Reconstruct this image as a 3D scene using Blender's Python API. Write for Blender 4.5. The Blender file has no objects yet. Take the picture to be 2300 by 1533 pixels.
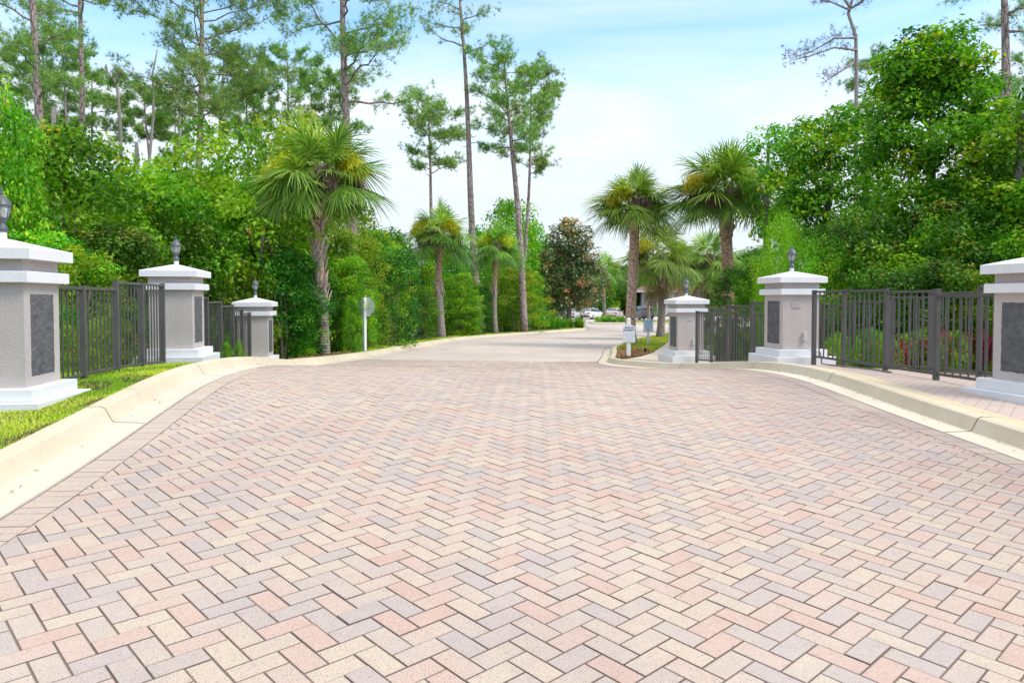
import bpy, bmesh, math, random
import numpy as np
from mathutils import Vector, Matrix

random.seed(7)
RNG = np.random.default_rng(11)
scene = bpy.context.scene
col = scene.collection
PI = math.pi
F_PX, CX, HOR, EYE = 1665.0, 1150.0, 672.0, 1.38   # focal length and horizon of the 2300 px photograph, eye height


# ----------------------------------------------------------------- helpers
def tag(o, label=None, cat=None, group=None, kind=None):
    if label: o['label'] = label
    if cat: o['category'] = cat
    if group: o['group'] = group
    if kind: o['kind'] = kind
    return o


def empty(name, loc=(0, 0, 0), rz=0.0, label=None, cat=None, group=None):
    o = bpy.data.objects.new(name, None)
    o.location = loc
    o.rotation_euler = (0, 0, rz)
    o.empty_display_size = 0.2
    col.objects.link(o)
    return tag(o, label, cat, group)


def copy_tree(o, parent=None):
    c = o.copy()
    col.objects.link(c)
    c.parent = parent
    for ch in list(o.children):
        copy_tree(ch, c)
    return c


class MB:
    """collects vertices and faces for one mesh object"""
    def __init__(self):
        self.v, self.f, self.a = [], [], []

    def add(self, vs, fs, tint=0.5):
        b = len(self.v)
        self.v += [tuple(p) for p in vs]
        self.f += [tuple(i + b for i in f) for f in fs]
        self.a += [tint] * len(vs)

    def box(self, c, s, M=None, tint=0.5, taper=1.0):
        x, y, z = s[0] / 2, s[1] / 2, s[2] / 2
        vs = [Vector((c[0] + sx * x * (taper if sz > 0 else 1), c[1] + sy * y * (taper if sz > 0 else 1), c[2] + sz * z))
              for sz in (-1, 1) for sy in (-1, 1) for sx in (-1, 1)]
        if M is not None: vs = [M @ p for p in vs]
        self.add(vs, [(0, 2, 3, 1), (4, 5, 7, 6), (0, 1, 5, 4), (2, 6, 7, 3), (0, 4, 6, 2), (1, 3, 7, 5)], tint)

    def rbox(self, c, s, b=0.01, M=None, tint=0.5):
        """box with chamfered edges"""
        bm = bmesh.new()
        bmesh.ops.create_cube(bm, size=1.0)
        for v in bm.verts: v.co = Vector((v.co.x * s[0] + c[0], v.co.y * s[1] + c[1], v.co.z * s[2] + c[2]))
        bmesh.ops.bevel(bm, geom=list(bm.edges), offset=b, segments=2, affect='EDGES', profile=0.5)
        bm.verts.ensure_lookup_table()
        vs = [M @ v.co if M is not None else v.co.copy() for v in bm.verts]
        self.add(vs, [[v.index for v in f.verts] for f in bm.faces], tint)
        bm.free()

    def tube(self, pts, rad, n=7, cap=True, tint=0.5):
        pts = [Vector(p) for p in pts]
        if not hasattr(rad, '__len__'): rad = [rad] * len(pts)
        vs, fs = [], []
        up = Vector((0.13, 0.97, 0.2))
        for i, p in enumerate(pts):
            t = (pts[min(i + 1, len(pts) - 1)] - pts[max(i - 1, 0)])
            t = t.normalized() if t.length > 1e-9 else Vector((0, 0, 1))
            a = t.cross(up)
            a = a.normalized() if a.length > 1e-4 else t.orthogonal().normalized()
            b = t.cross(a)
            for k in range(n):
                q = 2 * PI * k / n
                vs.append(p + (a * math.cos(q) + b * math.sin(q)) * rad[i])
        for i in range(len(pts) - 1):
            for k in range(n):
                k2 = (k + 1) % n
                fs.append((i * n + k, i * n + k2, (i + 1) * n + k2, (i + 1) * n + k))
        if cap:
            fs.append(tuple(range(n - 1, -1, -1)))
            fs.append(tuple(range((len(pts) - 1) * n, len(pts) * n)))
        self.add(vs, fs, tint)

    def lathe(self, prof, n=20, c=(0, 0, 0), tint=0.5):
        vs, fs = [], []
        for r, z in prof:
            for k in range(n):
                q = 2 * PI * k / n
                vs.append((c[0] + r * math.cos(q), c[1] + r * math.sin(q), c[2] + z))
        for i in range(len(prof) - 1):
            for k in range(n):
                k2 = (k + 1) % n
                fs.append((i * n + k, i * n + k2, (i + 1) * n + k2, (i + 1) * n + k))
        fs.append(tuple(range(n - 1, -1, -1)))
        fs.append(tuple(range((len(prof) - 1) * n, len(prof) * n)))
        self.add(vs, fs, tint)

    def prism(self, poly, h0, h1, M=None, tint=0.5):
        """polygon (x, y) extruded from z = h0 to h1"""
        n = len(poly)
        vs = [Vector((x, y, h0)) for x, y in poly] + [Vector((x, y, h1)) for x, y in poly]
        if M is not None: vs = [M @ p for p in vs]
        fs = [tuple(range(n - 1, -1, -1)), tuple(range(n, 2 * n))]
        fs += [(i, (i + 1) % n, n + (i + 1) % n, n + i) for i in range(n)]
        self.add(vs, fs, tint)

    def build(self, name, mat, parent=None, smooth=False, loc=None, attr=False, auto=None):
        me = bpy.data.meshes.new(name)
        me.from_pydata(self.v, [], self.f)
        if attr:
            at_ = me.attributes.new('tint', 'FLOAT', 'POINT')
            at_.data.foreach_set('value', np.array(self.a, dtype=np.float32))
        me.materials.append(mat)
        if smooth: me.polygons.foreach_set('use_smooth', [True] * len(me.polygons))
        me.update()
        if auto is not None:
            me.set_sharp_from_angle(angle=auto)
        o = bpy.data.objects.new(name, me)
        if loc is not None: o.location = loc
        o.parent = parent
        col.objects.link(o)
        return o


def fast_mesh(name, V, F, mat, tint=None, smooth=False):
    """numpy mesh: V (n,3), F (m,k)"""
    me = bpy.data.meshes.new(name)
    V = np.asarray(V, dtype=np.float32)
    F = np.asarray(F, dtype=np.int32)
    me.vertices.add(len(V))
    me.vertices.foreach_set('co', V.ravel())
    m, k = F.shape
    me.loops.add(m * k)
    me.loops.foreach_set('vertex_index', F.ravel())
    me.polygons.add(m)
    me.polygons.foreach_set('loop_start', np.arange(0, m * k, k, dtype=np.int32))
    if smooth: me.polygons.foreach_set('use_smooth', np.ones(m, dtype=bool))
    if tint is not None:
        at_ = me.attributes.new('tint', 'FLOAT', 'POINT')
        at_.data.foreach_set('value', np.asarray(tint, dtype=np.float32))
    me.materials.append(mat)
    me.update(calc_edges=True)
    me.validate()
    return me


def link(name, me, parent=None, loc=None):
    o = bpy.data.objects.new(name, me)
    if loc is not None: o.location = loc
    o.parent = parent
    col.objects.link(o)
    return o


# ----------------------------------------------------------------- materials
class NT:
    def __init__(self, name):
        self.m = bpy.data.materials.new(name)
        self.m.use_nodes = True
        self.t = self.m.node_tree
        self.b = self.t.nodes['Principled BSDF']
        self.out = self.t.nodes['Material Output']

    def n(self, kind, **kw):
        x = self.t.nodes.new(kind)
        for k, v in kw.items():
            if k.startswith('i_'):
                key = k[2:]
                x.inputs[int(key) if key.isdigit() else key.replace('_', ' ')].default_value = v
            else:
                setattr(x, k, v)
        return x

    def l(self, a, b): self.t.links.new(a, b)

    def noise(self, scale, detail=4, rough=0.55, vec=None, coord='Object'):
        x = self.n('ShaderNodeTexNoise', i_Scale=scale, i_Detail=detail, i_Roughness=rough)
        if vec is None:
            tc = self.n('ShaderNodeTexCoord')
            vec = tc.outputs[coord]
        self.l(vec, x.inputs['Vector'])
        return x.outputs['Fac']

    def ramp(self, fac, stops, interp='LINEAR'):
        x = self.n('ShaderNodeValToRGB')
        cr = x.color_ramp
        cr.interpolation = interp
        while len(cr.elements) < len(stops): cr.elements.new(0.5)
        for e, (p, c) in zip(cr.elements, stops):
            e.position = p
            e.color = (c[0], c[1], c[2], 1)
        self.l(fac, x.inputs['Fac'])
        return x.outputs['Color']

    def mix(self, fac, a, b, mode='MIX'):
        x = self.n('ShaderNodeMix', data_type='RGBA', blend_type=mode)
        for sock, v in ((x.inputs[0], fac), (x.inputs[6], a), (x.inputs[7], b)):
            if hasattr(v, 'is_output'): self.l(v, sock)
            elif isinstance(v, (int, float)): sock.default_value = v
            else: sock.default_value = (v[0], v[1], v[2], 1)
        return x.outputs[2]

    def math(self, op, a, b=0.5, clamp=False):
        x = self.n('ShaderNodeMath', operation=op, use_clamp=clamp)
        for i, v in enumerate((a, b)):
            if hasattr(v, 'is_output'): self.l(v, x.inputs[i])
            else: x.inputs[i].default_value = v
        return x.outputs[0]

    def bump(self, h, strength=0.3, dist=0.01):
        x = self.n('ShaderNodeBump', i_Strength=strength, i_Distance=dist)
        self.l(h, x.inputs['Height'])
        self.l(x.outputs['Normal'], self.b.inputs['Normal'])

    def base(self, c, rough=0.7, spec=0.3):
        if hasattr(c, 'is_output'): self.l(c, self.b.inputs['Base Color'])
        else: self.b.inputs['Base Color'].default_value = (c[0], c[1], c[2], 1)
        self.b.inputs['Roughness'].default_value = rough
        self.b.inputs['Specular IOR Level'].default_value = spec
        return self.m


def mat_mottled(name, a, b, scale=3.0, rough=0.8, bump=0.0, bscale=60.0, bdist=0.01, spec=0.25, speck=None, c=None):
    t = NT(name)
    n1 = t.noise(scale, 6, 0.6)
    cc = t.ramp(n1, [(0.3, a), (0.7, b)] if c is None else [(0.28, a), (0.5, b), (0.72, c)])
    if speck:
        n2 = t.noise(speck[0], 2, 0.7)
        cc = t.mix(t.ramp(n2, [(speck[2], (0, 0, 0)), (speck[2] + 0.08, (1, 1, 1))]), cc, speck[1])
    if bump: t.bump(t.noise(bscale, 5, 0.65), bump, bdist)
    return t.base(cc, rough, spec)


def mat_leaf(name, stops, trans=0.35, rough=0.45, spec=0.3, tcol=(0.9, 1.15, 0.5)):
    """leaf faces: hue drawn from the 'tint' value every leaf carries, part of the light passing through"""
    t = NT(name)
    a = t.n('ShaderNodeAttribute', attribute_name='tint')
    c = t.ramp(a.outputs['Fac'], stops)
    oi = t.n('ShaderNodeObjectInfo')
    hs = t.n('ShaderNodeHueSaturation', i_Saturation=1.0)
    t.l(t.math('ADD', t.math('MULTIPLY', oi.outputs['Random'], 0.045), 0.478), hs.inputs['Hue'])
    t.l(t.math('ADD', t.math('MULTIPLY', oi.outputs['Random'], 0.3), 0.85), hs.inputs['Value'])
    t.l(c, hs.inputs['Color'])
    c = hs.outputs['Color']
    t.base(c, rough, spec)
    tr = t.n('ShaderNodeBsdfTranslucent')
    t.l(t.mix(1.0, c, tcol, 'MULTIPLY'), tr.inputs['Color'])
    mx = t.n('ShaderNodeMixShader', i_0=trans)
    t.l(t.b.outputs[0], mx.inputs[1])
    t.l(tr.outputs[0], mx.inputs[2])
    t.l(mx.outputs[0], t.out.inputs['Surface'])
    return t.m


M = {}
t = NT('stucco')
c1 = t.ramp(t.noise(1.8, 6, 0.65), [(0.3, (0.485, 0.435, 0.41)), (0.7, (0.555, 0.50, 0.47))])
c1 = t.mix(t.math('MULTIPLY', t.ramp(t.noise(70, 3, 0.7), [(0.42, (1, 1, 1)), (0.56, (0, 0, 0))]), 0.2), c1, (0.38, 0.335, 0.305))
tc = t.n('ShaderNodeTexCoord')
mp = t.n('ShaderNodeMapping'); mp.inputs['Scale'].default_value = (6, 6, 0.35); t.l(tc.outputs['Object'], mp.inputs['Vector'])
c1 = t.mix(t.math('MULTIPLY', t.ramp(t.noise(1.2, 4, 0.6, mp.outputs['Vector']), [(0.55, (0, 0, 0)), (0.75, (1, 1, 1))]), 0.3), c1, (0.42, 0.37, 0.335))
t.bump(t.noise(55, 5, 0.7), 0.75, 0.014)
M['stucco'] = t.base(c1, 0.92, 0.2)
M['white_paint'] = mat_mottled('white_paint', (0.70, 0.70, 0.71), (0.76, 0.76, 0.77), 2.5, 0.65, 0.5, 55, 0.01, speck=(9, (0.62, 0.61, 0.58), 0.7))
M['plaque'] = mat_mottled('plaque', (0.075, 0.075, 0.078), (0.15, 0.15, 0.155), 9, 0.75, 0.9, 16, 0.03, spec=0.4)
M['fence'] = mat_mottled('fence_metal', (0.068, 0.064, 0.061), (0.094, 0.089, 0.085), 4, 0.45, 0.05, 200, 0.002, spec=0.5)
M['lantern'] = mat_mottled('lantern_metal', (0.07, 0.082, 0.095), (0.10, 0.112, 0.13), 20, 0.4, spec=0.5)
M['pvc'] = mat_mottled('pale_plastic', (0.50, 0.48, 0.45), (0.56, 0.54, 0.51), 6, 0.5)
M['cable'] = mat_mottled('grey_cable', (0.16, 0.15, 0.14), (0.22, 0.2, 0.19), 6, 0.6)
M['sign_white'] = mat_mottled('sign_white', (0.72, 0.74, 0.76), (0.78, 0.80, 0.82), 5, 0.5)
M['sign_back'] = mat_mottled('sign_back', (0.70, 0.74, 0.74), (0.78, 0.82, 0.82), 6, 0.45)
M['sign_blue'] = mat_mottled('sign_blue', (0.08, 0.30, 0.62), (0.1, 0.34, 0.66), 6, 0.5)
M['sign_blue_pale'] = mat_mottled('sign_blue_pale', (0.28, 0.52, 0.74), (0.33, 0.57, 0.78), 6, 0.5)
M['sign_red'] = mat_mottled('sign_red', (0.55, 0.12, 0.12), (0.6, 0.15, 0.15), 6, 0.5)
M['sign_navy'] = mat_mottled('sign_navy', (0.03, 0.07, 0.11), (0.05, 0.09, 0.14), 6, 0.5)
M['sign_grey'] = mat_mottled('sign_grey', (0.36, 0.42, 0.48), (0.42, 0.47, 0.52), 6, 0.5)
M['black'] = mat_mottled('black_plastic', (0.012, 0.012, 0.012), (0.02, 0.02, 0.02), 6, 0.5)
M['rust_wood'] = mat_mottled('rotten_wood', (0.22, 0.07, 0.02), (0.35, 0.14, 0.05), 20, 0.9, 0.4, 40)
g = NT('lantern_glass')
g.base((0.75, 0.78, 0.74), 0.15, 0.5)
g.b.inputs['Transmission Weight'].default_value = 0.75
M['glass'] = g.m
M['bulb'] = mat_mottled('lamp_bulb', (0.75, 0.72, 0.55), (0.8, 0.78, 0.6), 5, 0.4)

# ----------------------------------------------------------------- the lie of the land
_ky = np.array([-30, -6, 0, 4, 6, 7, 8, 9, 10, 11, 12, 13, 14, 15, 16, 17, 18, 19, 20, 22, 25, 30, 35, 40, 45, 60, 80, 100, 200, 3000], float)
_kz = np.array([-1.3, -.318, 0, .212, .318, .36, .39, .40, .385, .345, .285, .195, .085, -.015, -.08, -.13, -.175, -.215, -.25, -.31, -.38, -.50,
                -.60, -.71, -.81, -1.07, -1.16, -1.2, -1.25, -1.3], float)
_gy = np.arange(-30, 300, 0.1)
_gz = np.convolve(np.pad(np.interp(_gy, _ky, _kz), 6, mode='edge'), np.ones(13) / 13, 'valid')


def G(x, y):
    """height of the carriageway plane (x right, y ahead)"""
    x = np.asarray(x, float); y = np.asarray(y, float)
    xs = np.clip(x, -9, 9)
    yy = y - 0.11 * xs * np.clip((40 - y) / 20, 0, 1)
    cross = 0.018 * np.clip((34 - y) / 18, 0, 1)
    return np.interp(yy, _gy, _gz) - cross * xs


def Gf(x, y): return float(G(x, y))


def smooth_line(knots, step=0.2):
    k = np.array(knots, float)
    y = np.arange(k[0, 0], k[-1, 0] + 1e-6, step)
    x = np.interp(y, k[:, 0], k[:, 1])
    for _ in range(3):
        xp = np.pad(x, 3, mode='reflect', reflect_type='odd')
        x = np.convolve(xp, np.ones(7) / 7, 'valid')
    return y, x


# outer top edge of the two kerbs
LY, LX = smooth_line([(-6, -2.25), (0, -2.72), (3, -2.99), (4.58, -3.16), (6.2, -3.45), (8, -3.8), (9.5, -4.0), (10.5, -4.1), (12, -4.3), (14, -4.55), (16, -4.6),
                      (19, -4.45), (21, -4.25), (25, -4.05), (30, -3.7), (36, -3.1), (40, -2.1), (44, -.77), (50, 1.8), (55, 3.9), (60, 5.87)])
RY, RX = smooth_line([(-6, 4.7), (0, 4.5), (3, 4.35), (6.09, 4.15), (7.43, 4.08), (9.3, 4.2), (10.4, 4.3), (12, 4.3), (13.5, 4.1), (15, 3.85), (16.2, 3.4), (17, 2.95),
                      (18, 2.6), (19, 2.58), (20, 2.8), (23, 3.25), (27, 3.8), (30.5, 4.75), (35, 5.9), (40, 7.6), (45.7, 9.7), (52, 13), (58, 18), (60, 20)])


def XL(y): return np.interp(y, LY, LX)
def XR(y): return np.interp(y, RY, RX)


def in_road(x, y):
    x = np.asarray(x, float); y = np.asarray(y, float)
    a = (x > XL(y)) & (x < XR(y)) & (y <= 58)
    b = (y > 57.5) & (y < 112) & (x > 4.0) & (x < 36.8)
    return a | b


def verge(x, y):
    """ground outside the kerbs, level with the kerb top"""
    x = np.asarray(x, float); y = np.asarray(y, float)
    fade = np.clip((24 - y) / 6, 0, 1)
    return G(x, y) + 0.10 - fade * (0.045 * np.clip(x - XR(y) - 0.1, 0, 2.5) + 0.07 * np.clip(XL(y) - x - 0.1, 0, 2.2) + 0.05 * np.clip((XL(y) - x) / 0.15, 0, 1))


def vz(x, y): return float(verge(x, y))


def gx(px, d): return (px - CX) / F_PX * d                 # x of a photograph column at distance d
def gzz(py, d): return EYE + (HOR - py) / F_PX * d         # height of a photograph row at distance d
# ----------------------------------------------------------------- ground, kerbs, paving, road
def grid_axis(segs):
    out = [segs[0][0]]
    for a, b, s in segs:
        n = max(1, int(round((b - a) / s)))
        out += list(a + (b - a) * (np.arange(n) + 1) / n)
    return np.array(out)


t = NT('forest_floor')
n1 = t.noise(0.9, 6, 0.6)
n2 = t.noise(14, 5, 0.7)
c1 = t.ramp(n1, [(0.35, (0.035, 0.028, 0.018)), (0.55, (0.07, 0.055, 0.03)), (0.7, (0.05, 0.075, 0.02))])
cc = t.mix(t.ramp(n2, [(0.4, (0, 0, 0)), (0.62, (1, 1, 1))]), c1, (0.11, 0.085, 0.05))
t.bump(t.noise(12, 6, 0.7), 0.6, 0.05)
M['soil'] = t.base(cc, 0.95, 0.1)

xs = grid_axis([(-1500, -200, 200), (-200, -30, 15), (-30, -9, 1.5), (-9, 9, 0.2), (9, 40, 1.5), (40, 200, 15), (200, 1500, 200)])
ys = grid_axis([(-40, -6, 3), (-6, 62, 0.25), (62, 120, 1.5), (120, 300, 20), (300, 2500, 300)])
XX, YY = np.meshgrid(xs, ys)
ZZ = np.where(in_road(XX, YY), G(XX, YY) - 0.16, verge(XX, YY) + 0.0)
ny, nx = XX.shape
idx = np.arange(ny * nx).reshape(ny, nx)
Fq = np.stack([idx[:-1, :-1], idx[:-1, 1:], idx[1:, 1:], idx[1:, :-1]], -1).reshape(-1, 4)
o = link('ground', fast_mesh('ground', np.stack([XX, YY, ZZ], -1).reshape(-1, 3), Fq, M['soil'], smooth=True))
tag(o, kind='structure')


def offset_line(Y, X, side, y0, y1):
    """plan points and unit normals (towards the road) of a kerb line"""
    m = (Y >= y0) & (Y <= y1)
    P = np.stack([X[m], Y[m]], -1)
    T = np.gradient(P, axis=0)
    T /= np.linalg.norm(T, axis=1)[:, None]
    N = np.stack([T[:, 1], -T[:, 0]], -1) * side
    return P, N


def strip(name, mat, P, N, prof, smooth=True):
    """a profile [(distance towards the road, height above the carriageway)] swept along a line"""
    V = []
    for d, h in prof:
        Q = P + N * d
        V.append(np.stack([Q[:, 0], Q[:, 1], G(Q[:, 0], Q[:, 1]) + h], -1))
    V = np.stack(V, 1)
    n, k = V.shape[:2]
    ii = np.arange(n * k).reshape(n, k)
    Fs = np.stack([ii[:-1, :-1], ii[:-1, 1:], ii[1:, 1:], ii[1:, :-1]], -1).reshape(-1, 4)
    me = fast_mesh(name, V.reshape(-1, 3), Fs, mat, smooth=smooth)
    me.set_sharp_from_angle(angle=math.radians(28))
    o = link(name, me)
    tag(o, kind='structure')
    return o


def concrete(name, a, b, c, joints=None, grain=0.25):
    t = NT(name)
    n1 = t.noise(0.7, 6, 0.65)
    col_ = t.ramp(n1, [(0.3, a), (0.5, b), (0.7, c)])
    sp = t.noise(160, 2, 0.6)
    col_ = t.mix(t.ramp(sp, [(0.30, (1, 1, 1)), (0.42, (0, 0, 0))]), col_, tuple(v * 0.7 for v in b))
    st = t.noise(3.0, 8, 0.75)
    col_ = t.mix(t.math('MULTIPLY', t.ramp(st, [(0.55, (0, 0, 0)), (0.75, (1, 1, 1))]), 0.45), col_, tuple(v * 0.72 for v in a))
    t.bump(t.noise(120, 4, 0.7), grain, 0.006)
    return t.base(col_, 0.88, 0.2)


M['kerb'] = concrete('kerb_concrete', (0.52, 0.44, 0.32), (0.585, 0.505, 0.375), (0.65, 0.58, 0.455))
M['gutter'] = concrete('gutter_concrete', (0.55, 0.48, 0.38), (0.61, 0.54, 0.435), (0.65, 0.59, 0.49))
kerb_prof = [(-0.02, -0.35), (-0.02, 0.115), (0.0, 0.13), (0.10, 0.133), (0.135, 0.118), (0.185, 0.022), (0.20, 0.006)]
gut_prof = [(0.20, 0.0065), (0.43, -0.004), (0.45, -0.05)]
PL, NL = offset_line(LY, LX, 1, -6, 60)
PR, NR = offset_line(RY, RX, -1, -6, 60)
for nm, P_, N_ in (('left', PL, NL), ('right', PR, NR)):
    strip('kerb', M['kerb'], P_, N_, kerb_prof)
    strip('gutter', M['gutter'], P_, N_, gut_prof)
# saw-cut joints across kerb and gutter
mb = MB()
for P_, N_, st, y_first in ((PL, NL, 3.05, 5.9), (PR, NR, 3.05, 6.35)):
    s = np.concatenate([[0], np.cumsum(np.linalg.norm(np.diff(P_, axis=0), axis=1))])
    s0 = np.interp(y_first, P_[:, 1], s)
    for q in np.arange(s0 % st, s[-1], st):
        p = np.array([np.interp(q, s, P_[:, 0]), np.interp(q, s, P_[:, 1])])
        n_ = np.array([np.interp(q, s, N_[:, 0]), np.interp(q, s, N_[:, 1])])
        tt = np.array([-n_[1], n_[0]]) * 0.006
        pr = [(0.0, 0.132), (0.10, 0.135), (0.135, 0.120), (0.185, 0.024), (0.20, 0.009), (0.43, -0.002)]
        vs = []
        for d, h in pr:
            c = p + n_ * d
            z = Gf(*c) + h + 0.0008
            vs += [(c[0] - tt[0], c[1] - tt[1], z), (c[0] + tt[0], c[1] + tt[1], z)]
        mb.add(vs, [(2 * i, 2 * i + 1, 2 * i + 3, 2 * i + 2) for i in range(len(pr) - 1)])
M['joint'] = mat_mottled('kerb_joint', (0.16, 0.13, 0.09), (0.22, 0.18, 0.12), 8, 0.95)
tag(mb.build('kerb_joints', M['joint']), kind='structure')

# ---- herringbone pavers: every paver is modelled with its own chamfer
PAVE_END = 19.3
GE = 0.455                      # gutter edge
t = NT('clay_pavers')
at_ = t.n('ShaderNodeAttribute', attribute_name='tint')
nz = t.noise(7.5, 3, 0.6)
f = t.math('ADD', at_.outputs['Fac'], t.math('MULTIPLY', t.math('SUBTRACT', nz, 0.5), 0.55), True)
pal = t.ramp(f, [(0.0, (0.415, 0.35, 0.325)), (0.20, (0.455, 0.375, 0.33)), (0.36, (0.49, 0.395, 0.325)), (0.52, (0.53, 0.43, 0.33)),
                 (0.64, (0.50, 0.385, 0.32)), (0.82, (0.51, 0.365, 0.30)), (1.0, (0.50, 0.335, 0.27))])
spk = t.noise(210, 2, 0.65)
pal = t.mix(t.ramp(spk, [(0.36, (1, 1, 1)), (0.46, (0, 0, 0))]), pal, (0.25, 0.20, 0.18))
spl = t.noise(260, 2, 0.6)
pal = t.mix(t.math('MULTIPLY', t.ramp(spl, [(0.56, (0, 0, 0)), (0.68, (1, 1, 1))]), 0.5), pal, (0.66, 0.6, 0.55))
spb = t.noise(48, 2, 0.5)
pal = t.mix(t.math('MULTIPLY', t.ramp(spb, [(0.20, (1, 1, 1)), (0.27, (0, 0, 0))]), 0.7), pal, (0.16, 0.12, 0.11))
# tyre marks and mossy grime: broad stains with shapes of their own
big = t.noise(0.55, 5, 0.6)
pal = t.mix(t.math('MULTIPLY', t.ramp(big, [(0.52, (0, 0, 0)), (0.72, (1, 1, 1))]), 0.28), pal, (0.30, 0.235, 0.24))
pale = t.noise(0.4, 4, 0.6)
pal = t.mix(t.math('MULTIPLY', t.ramp(pale, [(0.5, (0, 0, 0)), (0.7, (1, 1, 1))]), 0.25), pal, (0.62, 0.54, 0.48))
vs_ = t.n('ShaderNodeTexVoronoi', feature='F1', i_Scale=1.1)
tc_ = t.n('ShaderNodeTexCoord'); t.l(tc_.outputs['Object'], vs_.inputs['Vector'])
pal = t.mix(t.math('MULTIPLY', t.ramp(vs_.outputs['Distance'], [(0.018, (1, 1, 1)), (0.034, (0, 0, 0))]), 0.6), pal, (0.17, 0.14, 0.13))
# a band of dark grime follows the right-hand border
ga = t.n('ShaderNodeAttribute', attribute_name='grime')
gn = t.noise(1.6, 6, 0.65)
gf = t.math('MULTIPLY', ga.outputs['Fac'], t.ramp(gn, [(0.3, (0.25, 0.25, 0.25)), (0.6, (1, 1, 1))]), True)
pal = t.mix(t.math('MULTIPLY', gf, 0.55), pal, (0.20, 0.15, 0.155))
ea = t.n('ShaderNodeAttribute', attribute_name='edge')
pal = t.mix(t.math('MULTIPLY', ea.outputs['Fac'], 0.92), pal, (0.14, 0.10, 0.082))
t.bump(t.noise(240, 3, 0.7), 0.35, 0.004)
M['paver'] = t.base(pal, 0.85, 0.25)

ax = math.radians(1.9)
e = np.array([math.sin(ax), math.cos(ax)])
r = np.array([math.cos(ax), -math.sin(ax)])
U = (r + e) / math.sqrt(2)
Vv = (r - e) / math.sqrt(2)
W = 0.0945
anchor = np.array([gx(1191, 4.06), 4.06])        # a corner read off the photograph
CH, JT = 0.0028, 0.0026

SL = np.linspace(-6, 25, 1200)


def edge_fn(P, N, d):
    Q = P + N * d
    o_ = np.argsort(Q[:, 1])
    return lambda y: np.interp(y, Q[o_, 1], Q[o_, 0])


bl0, br0 = edge_fn(PL, NL, GE), edge_fn(PR, NR, GE)
bl1, br1 = edge_fn(PL, NL, GE + 0.205), edge_fn(PR, NR, GE + 0.205)


def clip(poly, keep):
    """keep(p) > 0 inside; linear clip"""
    out = []
    for i in range(len(poly)):
        a, b = poly[i], poly[(i + 1) % len(poly)]
        ka, kb = keep(a), keep(b)
        if ka > 0: out.append(a)
        if (ka > 0) != (kb > 0):
            s = ka / (ka - kb)
            out.append(a + (b - a) * s)
    return out


PV, PF, PT, PG, PE = [], [], [], [], []


def add_paver(poly, tint, chamf=CH, jt=JT):
    poly = np.array(poly)
    n = len(poly)
    c = poly.mean(0)
    # inward offset of every edge, met at the corners
    area = 0.5 * np.sum(poly[:, 0] * np.roll(poly[:, 1], -1) - np.roll(poly[:, 0], -1) * poly[:, 1])
    if abs(area) < 0.0012: return
    if area < 0: poly = poly[::-1]

    def inset(q):
        d = np.roll(poly, -1, 0) - poly
        ln = np.linalg.norm(d, axis=1)[:, None]
        d = d / np.maximum(ln, 1e-6)
        nrm = np.stack([-d[:, 1], d[:, 0]], -1)
        res = []
        for i in range(n):
            n1, n2 = nrm[i - 1], nrm[i]
            b_ = n1 + n2
            den = max(0.35, 1 + float(n1 @ n2))
            res.append(poly[i] + b_ / den * q * 1.0)
        return np.array(res)
    A, B = inset(jt + chamf), inset(jt)
    base = len(PV)
    gz = np.array([Gf(*p) for p in poly])
    dz = random.gauss(0, 0.0009)
    for Q, h in ((A, 0.0), (B, -chamf * 0.8), (B, -0.022)):
        for p, z in zip(Q, gz): PV.append((p[0], p[1], z + h + dz))
    PF.append([base + i for i in range(n)])
    for k in (0, 1):
        for i in range(n):
            j = (i + 1) % n
            a, b = base + k * n + i, base + k * n + j
            PF.append([a, a + n, b + n, b])
    PT.extend([tint] * (3 * n))
    PE.extend([0.0] * n + [1.0] * (2 * n))
    dr = br0(c[1]) - c[0]
    PG.extend([float(np.clip(1 - (dr - 0.15) / 1.5, 0, 1) * np.clip((c[1] + 1) / 4, 0, 1))] * (3 * n))


quadA = [(0, 0), (2, 0), (2, 1), (0, 1)]
quadB = [(1, 1), (2, 1), (2, 3), (1, 3)]
y_lo = -3.5
for i in range(-160, 200):
    for j in range(-60, 60):
        o2 = anchor + (U - Vv) * W * i + (2 * U + 2 * Vv) * W * j
        # tip of brick A sits on the anchor
        if o2[1] < y_lo - 0.4 or o2[1] > PAVE_END + 0.3 or o2[0] < -6 or o2[0] > 6: continue
        for quad in (quadA, quadB):
            poly = [o2 + (U * (a - 2) + Vv * (b - 1)) * W for a, b in quad]
            yy = [p[1] for p in poly]
            if min(yy) > PAVE_END or max(yy) < y_lo: continue
            if all(p[0] > bl1(p[1]) and p[0] < br1(p[1]) and y_lo < p[1] < PAVE_END for p in poly):
                pl = poly
            else:
                pl = clip(poly, lambda p: p[0] - bl1(p[1]))
                if len(pl) > 2: pl = clip(pl, lambda p: br1(p[1]) - p[0])
                if len(pl) > 2: pl = clip(pl, lambda p: PAVE_END - p[1])
                if len(pl) < 3: continue
            u = random.random()
            tint = random.choices((0.08, 0.28, 0.46, 0.70, 0.90), (0.2, 0.2, 0.22, 0.23, 0.15))[0] + random.uniform(-0.07, 0.07)
            add_paver(pl, tint)
print('pavers', len(PV) // 12)
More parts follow.
